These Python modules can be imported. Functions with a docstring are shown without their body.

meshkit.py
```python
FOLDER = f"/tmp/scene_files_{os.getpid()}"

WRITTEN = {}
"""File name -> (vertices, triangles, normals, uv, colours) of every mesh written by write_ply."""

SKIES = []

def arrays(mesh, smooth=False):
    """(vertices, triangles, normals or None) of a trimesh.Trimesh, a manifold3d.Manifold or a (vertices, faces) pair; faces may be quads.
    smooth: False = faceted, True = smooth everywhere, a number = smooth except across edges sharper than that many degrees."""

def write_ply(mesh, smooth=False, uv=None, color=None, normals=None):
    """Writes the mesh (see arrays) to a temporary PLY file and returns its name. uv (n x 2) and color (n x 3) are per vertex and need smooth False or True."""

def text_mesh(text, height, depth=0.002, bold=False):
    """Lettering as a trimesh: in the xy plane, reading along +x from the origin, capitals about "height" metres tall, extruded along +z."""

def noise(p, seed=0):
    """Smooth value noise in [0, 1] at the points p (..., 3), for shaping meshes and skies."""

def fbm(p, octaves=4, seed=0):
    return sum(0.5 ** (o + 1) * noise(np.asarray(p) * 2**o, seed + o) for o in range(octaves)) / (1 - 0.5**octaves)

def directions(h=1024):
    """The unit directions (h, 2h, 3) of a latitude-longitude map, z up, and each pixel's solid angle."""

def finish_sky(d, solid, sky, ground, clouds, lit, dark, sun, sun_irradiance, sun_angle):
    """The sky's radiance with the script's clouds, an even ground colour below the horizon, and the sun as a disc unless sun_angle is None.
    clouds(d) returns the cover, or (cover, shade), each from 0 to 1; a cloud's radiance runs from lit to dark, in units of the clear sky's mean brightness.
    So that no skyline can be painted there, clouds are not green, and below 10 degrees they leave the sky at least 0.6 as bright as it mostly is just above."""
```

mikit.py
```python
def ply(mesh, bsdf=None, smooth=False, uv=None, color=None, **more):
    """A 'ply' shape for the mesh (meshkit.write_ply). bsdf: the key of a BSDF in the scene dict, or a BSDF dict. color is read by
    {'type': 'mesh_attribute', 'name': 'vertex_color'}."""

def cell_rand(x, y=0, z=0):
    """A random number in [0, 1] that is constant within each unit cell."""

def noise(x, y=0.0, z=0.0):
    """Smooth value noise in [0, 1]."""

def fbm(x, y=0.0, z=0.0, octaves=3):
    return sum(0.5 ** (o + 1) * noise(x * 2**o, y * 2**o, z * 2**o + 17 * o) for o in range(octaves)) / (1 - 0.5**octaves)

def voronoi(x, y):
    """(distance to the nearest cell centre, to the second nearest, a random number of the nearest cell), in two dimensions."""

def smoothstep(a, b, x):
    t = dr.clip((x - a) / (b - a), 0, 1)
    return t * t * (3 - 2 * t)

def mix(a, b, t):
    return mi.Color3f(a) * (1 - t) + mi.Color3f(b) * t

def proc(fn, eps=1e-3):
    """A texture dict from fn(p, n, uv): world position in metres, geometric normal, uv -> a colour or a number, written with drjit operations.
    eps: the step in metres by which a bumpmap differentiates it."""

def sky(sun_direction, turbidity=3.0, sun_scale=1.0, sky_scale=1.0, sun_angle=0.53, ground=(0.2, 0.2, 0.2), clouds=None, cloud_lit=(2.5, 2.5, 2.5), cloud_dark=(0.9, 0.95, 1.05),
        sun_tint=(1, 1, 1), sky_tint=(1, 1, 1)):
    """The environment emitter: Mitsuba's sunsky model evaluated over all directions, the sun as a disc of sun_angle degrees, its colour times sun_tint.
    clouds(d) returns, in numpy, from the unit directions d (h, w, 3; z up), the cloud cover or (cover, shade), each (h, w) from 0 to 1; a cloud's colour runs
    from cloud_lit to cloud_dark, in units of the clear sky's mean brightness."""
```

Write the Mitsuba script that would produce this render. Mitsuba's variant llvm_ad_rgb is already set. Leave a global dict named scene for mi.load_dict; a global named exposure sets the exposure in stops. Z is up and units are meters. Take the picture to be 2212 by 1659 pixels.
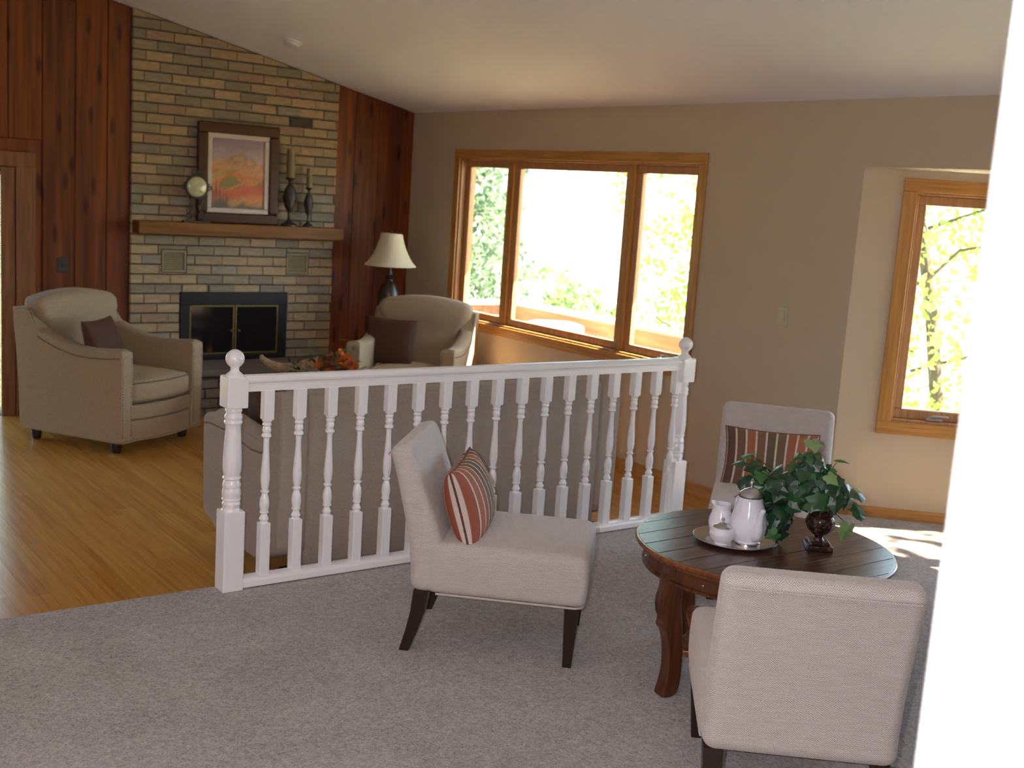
import math, random
import numpy as np, trimesh, drjit as dr, mitsuba as mi
import mapbox_earcut
import shapely.geometry as sg
import mikit, meshkit
from mikit import noise, fbm, cell_rand, smoothstep, mix, proc, voronoi

T = mi.ScalarTransform4f
random.seed(7)
rng = np.random.default_rng(7)
scene, labels = {}, {}

# ------------------------------------------------------------------ camera, sky, flash, exposure
EYE = np.array([0.0, 0.0, 1.7])
yaw, pitch, roll = (math.radians(a) for a in (-53.266, -9.275, 3.827))
FW = np.array([math.sin(yaw) * math.cos(pitch), math.cos(yaw) * math.cos(pitch), math.sin(pitch)])
r0 = np.array([math.cos(yaw), -math.sin(yaw), 0.0])
u0 = np.cross(r0, FW)
RIGHT = math.cos(roll) * r0 + math.sin(roll) * u0
UP = -math.sin(roll) * r0 + math.cos(roll) * u0
scene['camera'] = {'type': 'thinlens', 'fov': math.degrees(2 * math.atan(1106 / 2501.57)), 'fov_axis': 'x',
                   'aperture_radius': 0.0045, 'focus_distance': 3.9, 'near_clip': 0.05, 'far_clip': 500.0,
                   'to_world': T().look_at(origin=EYE.tolist(), target=(EYE + FW).tolist(), up=UP.tolist())}
exposure = 0.0
SUN = (0.37, 0.53, 0.77)
scene['sky'] = mikit.sky(SUN, turbidity=3.5, sun_scale=52.0, sky_scale=38.0, sun_tint=(1.0, 0.97, 0.92), sky_tint=(1.0, 1.0, 0.98), ground=(0.22, 0.24, 0.16))
FLASH = EYE - 0.075 * RIGHT + 0.03 * UP
scene['camera_flash'] = {'type': 'point', 'position': FLASH.tolist(), 'intensity': {'type': 'rgb', 'value': [16.2, 15.4, 17.0]}}

# ------------------------------------------------------------------ helpers
def numbered(name):
    if name not in scene and name not in labels:
        return name
    i = 1
    while f'{name}_{i:03d}' in scene or f'{name}_{i:03d}' in labels:
        i += 1
    return f'{name}_{i:03d}'

def say(key, label=None, cat=None, group=None, kind=None):
    d = {k: v for k, v in (('label', label), ('category', cat), ('group', group), ('kind', kind)) if v}
    if d:
        labels[key] = {**labels.get(key, {}), **d}

def thing(name, label, cat, group=None, kind=None):
    key = numbered(name)
    say(key, label, cat, group, kind)
    return key

def obj(name, mesh, bsdf, parent=None, smooth=False, label=None, cat=None, group=None, kind=None, uv=None, to_world=None):
    key = numbered(f'{parent}__{name}' if parent else name)
    s = dict(mesh) if isinstance(mesh, dict) else mikit.ply(mesh, bsdf, smooth=smooth, uv=uv)
    if to_world is not None:
        s['to_world'] = to_world
    scene[key] = s
    say(key, label, cat, group, kind)
    return key

def cat_(*ms):
    return trimesh.util.concatenate([m for m in ms])

def bx(x0, x1, y0, y1, z0, z1):
    m = trimesh.creation.box([x1 - x0, y1 - y0, z1 - z0])
    m.apply_translation([(x0 + x1) / 2, (y0 + y1) / 2, (z0 + z1) / 2])
    return m

def rbox(sx, sy, sz, r, n=4, k=3):
    h = np.array([sx, sy, sz]) / 2
    r = min(r, *(h * 0.999))
    ax = []
    for a in h:
        e = -a + r * np.linspace(0, 1, k + 1)
        i = np.linspace(-a + r, a - r, n + 1)[1:-1]
        ax.append(np.concatenate([e, i, -e[::-1]]))
    V, F, at = [], [], 0
    for a in range(3):
        b, c = (a + 1) % 3, (a + 2) % 3
        for s in (-1, 1):
            B, Cc = np.meshgrid(ax[b], ax[c], indexing='ij')
            v = np.zeros(B.shape + (3,))
            v[..., a], v[..., b], v[..., c] = s * h[a], B, Cc
            nb, nc = B.shape
            i, j = np.meshgrid(np.arange(nb - 1), np.arange(nc - 1), indexing='ij')
            q = at + i * nc + j
            q4 = np.stack([q, q + nc, q + nc + 1, q + 1], -1).reshape(-1, 4)
            if s < 0:
                q4 = q4[:, ::-1]
            V.append(v.reshape(-1, 3)); F.append(q4); at += nb * nc
    V, F = np.vstack(V), np.vstack(F)
    inner = np.clip(V, -(h - r), h - r)
    d = V - inner
    V = inner + r * d / np.maximum(np.linalg.norm(d, axis=1, keepdims=True), 1e-12)
    F = np.vstack([F[:, [0, 1, 2]], F[:, [0, 2, 3]]])
    m = trimesh.Trimesh(V, F, process=False)
    m.merge_vertices(digits_vertex=7)
    return m

def smooth01(t):
    t = np.clip(t, 0, 1)
    return t * t * (3 - 2 * t)

def bev(x0, x1, y0, y1, z0, z1, r=0.003, k=1):
    m = rbox(x1 - x0, y1 - y0, z1 - z0, r, n=1, k=k)
    m.apply_translation([(x0 + x1) / 2, (y0 + y1) / 2, (z0 + z1) / 2])
    return m

def warp(m, fn):
    m = m.copy(); m.vertices = fn(np.array(m.vertices)); return m

def lathe(profile, n=32, at=(0, 0, 0)):
    p = np.array(profile, float)
    m = trimesh.creation.revolve(p, sections=n)
    m.apply_translation(at)
    return m

def loft(rings, cap=True, close=True):
    rings = np.array(rings, float)
    k, n = rings.shape[:2]
    F = []
    for i in range(k - 1):
        for j in range(n if close else n - 1):
            a, b = i * n + j, i * n + (j + 1) % n
            F += [[a, b, b + n], [a, b + n, a + n]]
    V = rings.reshape(-1, 3)
    if cap:
        V = np.vstack([V, rings[0].mean(0), rings[-1].mean(0)])
        for j in range(n):
            F += [[k * n, (j + 1) % n, j], [k * n + 1, (k - 1) * n + j, (k - 1) * n + (j + 1) % n]]
    m = trimesh.Trimesh(V, F, process=False)
    if m.volume < 0:
        m.invert()
    return m

def tube(pts, rad, n=10):
    P = np.array(pts, float)
    rad = np.broadcast_to(np.asarray(rad, float), (len(P),))
    t = np.gradient(P, axis=0); t /= np.linalg.norm(t, axis=1, keepdims=True)
    ref = np.array([0, 0, 1.0]) if abs(t[0][2]) < 0.9 else np.array([1.0, 0, 0])
    rings = []
    a = np.cross(t[0], ref); a /= np.linalg.norm(a)
    for p, d, r in zip(P, t, rad):
        a = a - d * (a @ d); a /= np.linalg.norm(a)
        b = np.cross(d, a)
        ang = np.linspace(0, 2 * np.pi, n, endpoint=False)
        rings.append(p + r * (np.cos(ang)[:, None] * a + np.sin(ang)[:, None] * b))
    return loft(rings)

def resample(pts, n):
    P = np.array(pts, float); Q = np.vstack([P, P[:1]])
    s = np.concatenate([[0], np.cumsum(np.linalg.norm(np.diff(Q, axis=0), axis=1))])
    t = np.linspace(0, s[-1], n, endpoint=False)
    return np.stack([np.interp(t, s, Q[:, i]) for i in range(2)], 1)

def smooth_poly(pts, it=2):
    """Chaikin corner cutting of a closed outline."""
    P = np.array(pts, float)
    for _ in range(it):
        Q = np.roll(P, -1, 0)
        P = np.stack([0.75 * P + 0.25 * Q, 0.25 * P + 0.75 * Q], 1).reshape(-1, 2)
    return P

def prismr(pts, depth, b, k=3):
    """Outline (u, v) pushed along w from -depth/2 to depth/2 with rounded rims."""
    P = np.array(pts, float)
    area = 0.5 * np.sum(P[:, 0] * np.roll(P[:, 1], -1) - np.roll(P[:, 0], -1) * P[:, 1])
    if area < 0:
        P = P[::-1]
    e0 = P - np.roll(P, 1, 0); e1 = np.roll(P, -1, 0) - P
    n0 = np.stack([-e0[:, 1], e0[:, 0]], 1); n1 = np.stack([-e1[:, 1], e1[:, 0]], 1)
    n0 /= np.linalg.norm(n0, axis=1, keepdims=True) + 1e-12; n1 /= np.linalg.norm(n1, axis=1, keepdims=True) + 1e-12
    nn = n0 + n1; nn /= np.maximum((nn * n1).sum(1, keepdims=True), 0.5)
    layers = []
    for t in np.linspace(0, np.pi / 2, k + 1):
        layers.append((b * (1 - math.sin(t)), -depth / 2 + b * (1 - math.cos(t))))
    layers += [(i, -w) for i, w in layers[::-1]]
    V = np.vstack([np.column_stack([P + nn * i, np.full(len(P), w)]) for i, w in layers])
    n, F = len(P), []
    for L in range(len(layers) - 1):
        for j in range(n):
            a, c = L * n + j, L * n + (j + 1) % n
            F += [[a, c, c + n], [a, c + n, a + n]]
    capi = mapbox_earcut.triangulate_float64(V[:n, :2], np.array([n], np.uint32)).reshape(-1, 3).astype(int)
    m = trimesh.Trimesh(V, np.vstack([F, capi[:, ::-1], capi + (len(layers) - 1) * n]), process=False)
    if m.volume < 0:
        m.invert()
    return m

def extr(poly, depth):
    if isinstance(poly, (list, np.ndarray)):
        poly = sg.Polygon(poly)
    return trimesh.creation.extrude_polygon(poly, depth, engine='earcut')

def basis(m, o, eu, ev, ew):
    """Mesh coordinates (u, v, w) -> o + u eu + v ev + w ew."""
    m = m.copy()
    A = np.stack([np.array(eu, float), np.array(ev, float), np.array(ew, float)], 1)
    m.vertices = np.array(m.vertices) @ A.T + np.array(o, float)
    if np.linalg.det(A) < 0:
        m.invert()
    return m

def place(m, x, y, th, z=0.0):
    """Local (right, forward, up) -> world; forward = (cos th, sin th)."""
    return basis(m, (x, y, z), (math.sin(th), -math.cos(th), 0), (math.cos(th), math.sin(th), 0), (0, 0, 1))

def pillow(w, h, t, n=22, pinch=0.07):
    u = np.sin(np.linspace(-np.pi / 2, np.pi / 2, n))
    U, Vv = np.meshgrid(u, u, indexing='ij')
    x = w / 2 * U * (1 - pinch * (1 - Vv ** 2))
    y = h / 2 * Vv * (1 - pinch * (1 - U ** 2))
    z = t / 2 * np.sqrt(np.maximum((1 - U ** 2) * (1 - Vv ** 2), 0)) ** 0.75
    top = np.stack([x, y, z], -1).reshape(-1, 3); bot = top * [1, 1, -1]
    uv = np.stack([U, Vv], -1).reshape(-1, 2) * 0.5 + 0.5
    i, j = np.meshgrid(np.arange(n - 1), np.arange(n - 1), indexing='ij')
    q = (i * n + j).ravel()
    F = np.vstack([np.stack([q, q + n, q + n + 1], 1), np.stack([q, q + n + 1, q + 1], 1)])
    return trimesh.Trimesh(np.vstack([top, bot]), np.vstack([F, F[:, ::-1] + n * n]), process=False), np.vstack([uv, uv])

# ------------------------------------------------------------------ materials
def pr(name, color, rough=0.5, two=True, bump=None, bscale=0.001, **kw):
    c = color if isinstance(color, dict) else {'type': 'rgb', 'value': list(color)}
    b = {'type': 'principled', 'base_color': c, 'roughness': rough, **kw}
    if bump is not None:
        b = {'type': 'bumpmap', 'arbitrary': {**bump}, 'scale': bscale, 'bsdf': b}
    scene[name] = {'type': 'twosided', 'bsdf': b} if two else b
    return name

def wood(c_dark, c_light, axis, grain=60.0, along=2.5, knots=0.0, cell=None):
    """Grain running along axis (0, 1 or 2) in world metres; cell: (axis, origin, width) gives each board its own tone."""
    o1, o2 = [a for a in range(3) if a != axis]
    def fn(p, n, uv):
        q = [p.x, p.y, p.z]
        s = q[axis]
        tone = mi.Float(0.5)
        off = mi.Float(0)
        if cell is not None:
            i = dr.floor((q[cell[0]] - cell[1]) / cell[2])
            tone = cell_rand(i, 3, 1); off = cell_rand(i, 9, 2) * 37
        g = fbm(q[o1] * grain + off, q[o2] * grain, s * along, octaves=3)
        g2 = noise(q[o1] * grain * 3.3, q[o2] * grain * 3.3, s * along * 2)
        k = dr.clip(0.75 * g + 0.25 * g2 + 0.32 * (tone - 0.5), 0, 1)
        col = mix(c_dark, c_light, smoothstep(0.2, 0.8, k))
        if knots > 0:
            d, _, w = voronoi(q[o1] * 6 + off, s * 1.6)
            d2, _, w2 = voronoi(q[o2] * 6 + off, s * 1.6)
            dd = d if o1 == 1 else d2
            col = col * (1 - knots * (1 - smoothstep(0.05, 0.16, dd)))
        return col
    return proc(fn)

pr('paint_tan', (0.52, 0.425, 0.30), 0.6)
pr('paint_white_wall', (0.80, 0.79, 0.76), 0.6)
def ceil_bump(p, n, uv):
    return fbm(p.x * 55, p.y * 55, 0, octaves=3)
pr('paint_ceiling', (0.74, 0.75, 0.765), 0.8, bump=proc(ceil_bump), bscale=0.0035)
pr('paint_gloss_white', (0.90, 0.885, 0.87), 0.22)
pr('panel_wood', wood((0.070, 0.020, 0.007), (0.165, 0.046, 0.014), 2, 22, 1.0, 0.55, (1, 2.285, 0.232)), 0.5, specular=0.2)
pr('oak_trim_x', wood((0.36, 0.155, 0.030), (0.52, 0.255, 0.062), 0, 70, 3), 0.38)
pr('oak_trim_z', wood((0.36, 0.155, 0.030), (0.52, 0.255, 0.062), 2, 70, 3), 0.38)
def diag(c_dark, c_light, sg_):
    def fn(p, n, uv):
        a, b = (p.x + sg_ * p.y) * 0.7071, (p.x - sg_ * p.y) * 0.7071
        g = fbm(b * 70, p.z * 70, a * 3, octaves=3)
        return mix(c_dark, c_light, smoothstep(0.2, 0.8, 0.75 * g + 0.25 * noise(b * 230, p.z * 230, a * 6)))
    return proc(fn)
pr('oak_trim_d', diag((0.36, 0.155, 0.030), (0.52, 0.255, 0.062), 1), 0.38)
pr('oak_sash', wood((0.36, 0.18, 0.07), (0.48, 0.26, 0.11), 2, 70, 3), 0.4)
pr('oak_dark', wood((0.10, 0.034, 0.010), (0.18, 0.066, 0.019), 2, 60, 3), 0.42)
pr('reveal_wood', wood((0.30, 0.14, 0.05), (0.42, 0.22, 0.08), 2, 60, 3), 0.42)
for i, (a, b) in enumerate((((0.40, 0.165, 0.024), (0.54, 0.25, 0.048)), ((0.43, 0.18, 0.028), (0.57, 0.27, 0.055)), ((0.37, 0.15, 0.022), (0.51, 0.235, 0.043)), ((0.44, 0.195, 0.032), (0.58, 0.285, 0.06)))):
    pr(f'floor_oak_{i}', wood(a, b, 0, 60, 2.2), 0.24)
pr('floor_gap', (0.10, 0.04, 0.012), 0.6)
def carpet_fn(p, n, uv):
    a = noise(p.x * 210, p.y * 210, p.z * 210)
    b = fbm(p.x * 75, p.y * 75, 5, octaves=2)
    c = fbm(p.x * 5, p.y * 5, 9, octaves=3)
    sp = cell_rand(dr.floor(p.x * 260), dr.floor(p.y * 260), 4)
    k = 0.50 + 0.34 * a + 0.36 * b + 0.22 * (c - 0.5)
    k = k * (1 - 0.38 * smoothstep(0.86, 0.98, sp))
    return mix((0.0, 0.0, 0.0), (0.42, 0.385, 0.36), k)
def carpet_bump(p, n, uv):
    return 0.6 * noise(p.x * 190, p.y * 190, 1) + 0.4 * fbm(p.x * 60, p.y * 60, 2, octaves=2)
pr('carpet_mat', proc(carpet_fn), 0.95, bump=proc(carpet_bump), bscale=0.006)
BRICKS = [(0.36, 0.265, 0.140), (0.30, 0.235, 0.138), (0.22, 0.19, 0.125), (0.40, 0.29, 0.15), (0.27, 0.235, 0.165), (0.315, 0.21, 0.125), (0.25, 0.207, 0.124)]
def brick_fn(c):
    return proc(lambda p, n, uv: mix([x * 0.72 for x in c], [min(x * 1.22, 1) for x in c], fbm(p.x * 40, p.y * 22, p.z * 60, octaves=3)))
for i, c in enumerate(BRICKS):
    pr(f'brick_{i}', brick_fn(c), 0.85)
pr('brick_black', (0.02, 0.018, 0.016), 0.8)
pr('mortar', (0.075, 0.062, 0.040), 0.9)
pr('black_metal', (0.012, 0.012, 0.013), 0.4, specular=0.25)
pr('firebox_glass', (0.008, 0.008, 0.010), 0.08)
pr('brass_dull', (0.16, 0.115, 0.035), 0.4, metallic=0.7)
pr('vent_tan', (0.24, 0.20, 0.105), 0.6)
pr('mantel_wood', wood((0.10, 0.041, 0.008), (0.185, 0.080, 0.016), 1, 40, 2), 0.55, specular=0.25)

CH = [(-3.418, 2.605, 0.815), (-2.109, 2.663, 2.419), (-3.375, 4.022, -0.859)]
def herring(p, n, uv):
    best, lx, ly = mi.Float(1e9), mi.Float(0), mi.Float(0)
    nx, ny = mi.Float(0), mi.Float(0)
    for x, y, th in CH:
        dx, dy = p.x - x, p.y - y
        d = dx * dx + dy * dy
        a, b = dx * math.sin(th) - dy * math.cos(th), dx * math.cos(th) + dy * math.sin(th)
        na, nb = n.x * math.sin(th) - n.y * math.cos(th), n.x * math.cos(th) + n.y * math.sin(th)
        c = d < best
        lx, ly = dr.select(c, a, lx), dr.select(c, b, ly)
        nx, ny = dr.select(c, na, nx), dr.select(c, nb, ny)
        best = dr.minimum(best, d)
    flat = dr.abs(n.z) > 0.75
    side = dr.abs(nx) > dr.abs(ny)
    u = dr.select(flat, lx, dr.select(side, ly, lx))
    v = dr.select(flat, ly, p.z)
    w = 0.0135
    col = u / w
    i = dr.floor(col)
    f = col - i
    odd = (i - 2 * dr.floor(i / 2)) > 0.5
    tri = dr.select(odd, 1 - f, f)
    s = v / 0.0060 + tri * 2.2
    s = s - dr.floor(s)
    line = smoothstep(0.12, 0.32, s) * (1 - smoothstep(0.68, 0.88, s))
    nz = noise(u * 900, v * 900, lx * 50)
    slub = fbm(u * 30, v * 260, 3, octaves=2)
    return mix((0.25, 0.225, 0.205), (0.635, 0.575, 0.53), dr.clip(0.12 + 0.72 * line + 0.16 * nz + 0.25 * (slub - 0.5), 0, 1))
pr('chair_fabric', proc(herring), 0.9, sheen=0.3)
pr('chair_leg', (0.018, 0.010, 0.007), 0.3)
STRIPES = [(0.27, 0.070, 0.038), (0.30, 0.10, 0.045), (0.25, 0.085, 0.040), (0.115, 0.075, 0.040), (0.085, 0.062, 0.036), (0.14, 0.075, 0.040), (0.27, 0.095, 0.045), (0.12, 0.060, 0.036), (0.085, 0.045, 0.030)]
def stripe_fn(p, n, uv):
    u = uv.x * 9.0
    i = dr.floor(u)
    f = u - i
    col = mi.Color3f(*STRIPES[0])
    for k, c in enumerate(STRIPES):
        m = (i > k - 0.5) & (i < k + 0.5)
        col = mi.Color3f(*[dr.select(m, c[j], col[j]) for j in range(3)])
    line = 1 - smoothstep(0.075, 0.11, dr.minimum(f, 1 - f))
    thr = 0.9 + 0.2 * noise(p.x * 700, p.y * 700, p.z * 700)
    return mi.Color3f(mix(col, (0.56, 0.47, 0.42), line)) * thr
pr('stripe_fabric', proc(stripe_fn), 0.75)
pr('piping_brown', (0.11, 0.035, 0.022), 0.8)
def velvet(c):
    return proc(lambda p, n, uv: mix([x * 0.86 for x in c], [x * 1.12 for x in c], fbm(p.x * 120, p.y * 120, p.z * 120, octaves=2)))
pr('armchair_fabric', velvet((0.32, 0.24, 0.145)), 0.85, sheen=0.2)
pr('sofa_fabric', velvet((0.31, 0.255, 0.205)), 0.9, sheen=0.2)
pr('welt_dark', (0.13, 0.095, 0.06), 0.8)
pr('pillow_brown', velvet((0.060, 0.027, 0.017)), 0.75, sheen=0.1, specular=0.25)
pr('bun_leg', (0.016, 0.009, 0.006), 0.4)
pr('nail_metal', (0.20, 0.17, 0.12), 0.35, metallic=0.8)
def table_fn(p, n, uv):
    a = p.y; b = -p.x
    i = dr.floor(b / 0.102)
    g = fbm(a * 5, b * 90 + cell_rand(i, 1, 1) * 20, 3, octaves=3)
    return mix((0.022, 0.0090, 0.006), (0.066, 0.028, 0.018), dr.clip(g + 0.35 * (cell_rand(i, 2, 2) - 0.5), 0, 1))
pr('table_top_wood', proc(table_fn), 0.27, specular=0.75)
pr('table_edge_wood', wood((0.11, 0.030, 0.008), (0.22, 0.070, 0.018), 2, 30, 8), 0.26)
pr('table_leg_wood', wood((0.045, 0.013, 0.005), (0.105, 0.032, 0.010), 2, 60, 4), 0.22)
pr('table_dark', (0.028, 0.010, 0.006), 0.3, specular=0.3)
pr('hearth_stone', (0.115, 0.095, 0.078), 0.7)
pr('hearth_brick', brick_fn((0.15, 0.12, 0.095)), 0.85)
pr('porcelain', (0.78, 0.78, 0.84), 0.10, specular=0.6)
pr('silver', (0.66, 0.63, 0.61), 0.22, metallic=1.0)
pr('chrome', (0.80, 0.79, 0.78), 0.10, metallic=1.0)
pr('urn_bronze', proc(lambda p, n, uv: mix((0.014, 0.007, 0.006), (0.10, 0.045, 0.032), smoothstep(0.45, 0.8, fbm(p.x * 90, p.y * 90, p.z * 90, octaves=3)))), 0.24)
pr('moss_twig', (0.035, 0.018, 0.012), 0.8)
IVY = [(0.012, 0.050, 0.020), (0.018, 0.075, 0.022), (0.035, 0.115, 0.030), (0.012, 0.040, 0.024), (0.16, 0.27, 0.10)]
for i, c in enumerate(IVY):
    scene[f'ivy_{i}'] = {'type': 'twosided', 'bsdf': {'type': 'principled', 'base_color': {'type': 'rgb', 'value': list(c)}, 'roughness': 0.34 if i < 4 else 0.5, 'specular': 0.5}}
pr('ivy_stem', (0.05, 0.035, 0.015), 0.6)
pr('lamp_shade', (0.66, 0.58, 0.38), 0.8)
pr('lamp_base', (0.020, 0.013, 0.010), 0.3)
pr('picture_frame', (0.040, 0.014, 0.008), 0.4, specular=0.2)
pr('picture_mat', (0.55, 0.49, 0.40), 0.7)
pr('iron_black', (0.018, 0.015, 0.013), 0.45)
pr('clock_face', (0.62, 0.60, 0.33), 0.15)
pr('candle_olive', (0.14, 0.115, 0.05), 0.6)
pr('switch_dark', (0.02, 0.014, 0.011), 0.5)
pr('switch_tan', (0.50, 0.43, 0.30), 0.4)
pr('plastic_white', (0.70, 0.68, 0.64), 0.5)
pr('grey_metal', (0.42, 0.40, 0.38), 0.3, metallic=0.8)
pr('wicker', proc(lambda p, n, uv: mix((0.22, 0.14, 0.07), (0.46, 0.33, 0.19), noise(p.x * 60, p.y * 60, p.z * 140))), 0.8)
pr('flower_orange', (0.62, 0.13, 0.012), 0.7)
pr('flower_rust', (0.24, 0.05, 0.015), 0.7)
pr('leaf_olive', (0.045, 0.06, 0.018), 0.6)
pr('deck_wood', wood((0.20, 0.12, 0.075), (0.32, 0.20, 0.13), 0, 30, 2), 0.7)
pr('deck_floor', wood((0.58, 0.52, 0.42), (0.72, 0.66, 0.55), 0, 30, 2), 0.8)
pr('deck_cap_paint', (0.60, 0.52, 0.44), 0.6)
pr('tub_white', (0.80, 0.76, 0.56), 0.5)
pr('lawn', proc(lambda p, n, uv: mix((0.26, 0.30, 0.14), (0.50, 0.52, 0.32), fbm(p.x * 1.5, p.y * 1.5, 0, octaves=4))), 0.9)
pr('bark', proc(lambda p, n, uv: mix((0.05, 0.04, 0.03), (0.16, 0.13, 0.10), fbm(p.x * 25, p.y * 25, p.z * 5, octaves=3))), 0.9)
for nm_, c in (('foliage_pine', (0.15, 0.22, 0.15)), ('foliage_bright', (0.30, 0.40, 0.12)), ('foliage_mid', (0.22, 0.32, 0.14))):
    scene[nm_] = {'type': 'principledthin', 'base_color': {'type': 'rgb', 'value': list(c)}, 'roughness': 0.6, 'diff_trans': 1.1}
scene['pane_glass'] = {'type': 'thindielectric', 'int_ior': 1.5}
pr('exterior_siding', (0.30, 0.24, 0.18), 0.8)
pr('roof_shingle', (0.10, 0.09, 0.08), 0.9)

# ------------------------------------------------------------------ the setting
XF, YW, ZF, XS = -8.956, 5.419, -0.16, -4.43      # fireplace wall, window wall, lower floor, edge of the step
XC = -4.132                                        # where the bay begins
SL = 0.215
def zc(y):                                         # sloped ceiling, ridge over y = 0
    return 2.349 + SL * (YW - y) if y > 0 else 2.349 + SL * YW + SL * y
XR, YB = 2.4, -3.0

# carpeted upper floor (a slab whose edge is the step) and lower oak floor
bayp = [(XC, YW), (-3.35, 6.201), (-1.55, 6.201), (-0.77, YW)]
upper = sg.Polygon([(XS, YB), (XR, YB), (XR, YW), (-0.77, YW), (-1.55, 6.201), (-3.35, 6.201), (XC, YW), (XS, YW)])
m = extr(upper, 0.36); m.apply_translation([0, 0, -0.36])
obj('floor_carpet', m, 'carpet_mat', label='mauve-beige cut pile carpet of the upper level', kind='structure')
obj('floor', bx(XF, XS + 0.002, YB, YW, ZF - 0.2, ZF - 0.012), 'floor_gap', label='oak board floor of the lower living room', kind='structure')
bw, y, row = 0.0835, YW, 0
while y > -0.9:
    x = XF + rng.uniform(0.2, 1.4); ends = [XF]
    while x < XS - 0.4:
        ends.append(x); x += rng.uniform(1.3, 2.2)
    ends.append(XS)
    for a, b in zip(ends[:-1], ends[1:]):
        obj('board', bx(a + 0.0004, b - 0.0004, y - bw + 0.0004, y - 0.0004, ZF - 0.015, ZF), f'floor_oak_{rng.integers(4)}', 'floor')
    y -= bw; row += 1
obj('trim_1', bev(XS - 0.012, XS + 0.02, YB, YW, ZF, -0.03, 0.004), 'oak_dark', label='dark riser board under the carpet edge', kind='structure')

# ceiling
cp = [(XF - 0.2, YB - 0.2), (XF - 0.2, 0), (XF - 0.2, YW + 0.2)]
def slab(x0, x1, y0, y1, th=0.12):
    v = [(x, y_, zc(y_) if k == 0 else zc(y_) + th) for k in (0, 1) for x, y_ in ((x0, y0), (x1, y0), (x1, y1), (x0, y1))]
    return trimesh.convex.convex_hull(np.array(v))
obj('ceiling', cat_(slab(XF - 0.2, XR + 0.2, 0, YW + 0.2), slab(XF - 0.2, XR + 0.2, YB - 0.2, 0)), 'paint_ceiling', label='sloped textured white ceiling', kind='structure')

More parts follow.
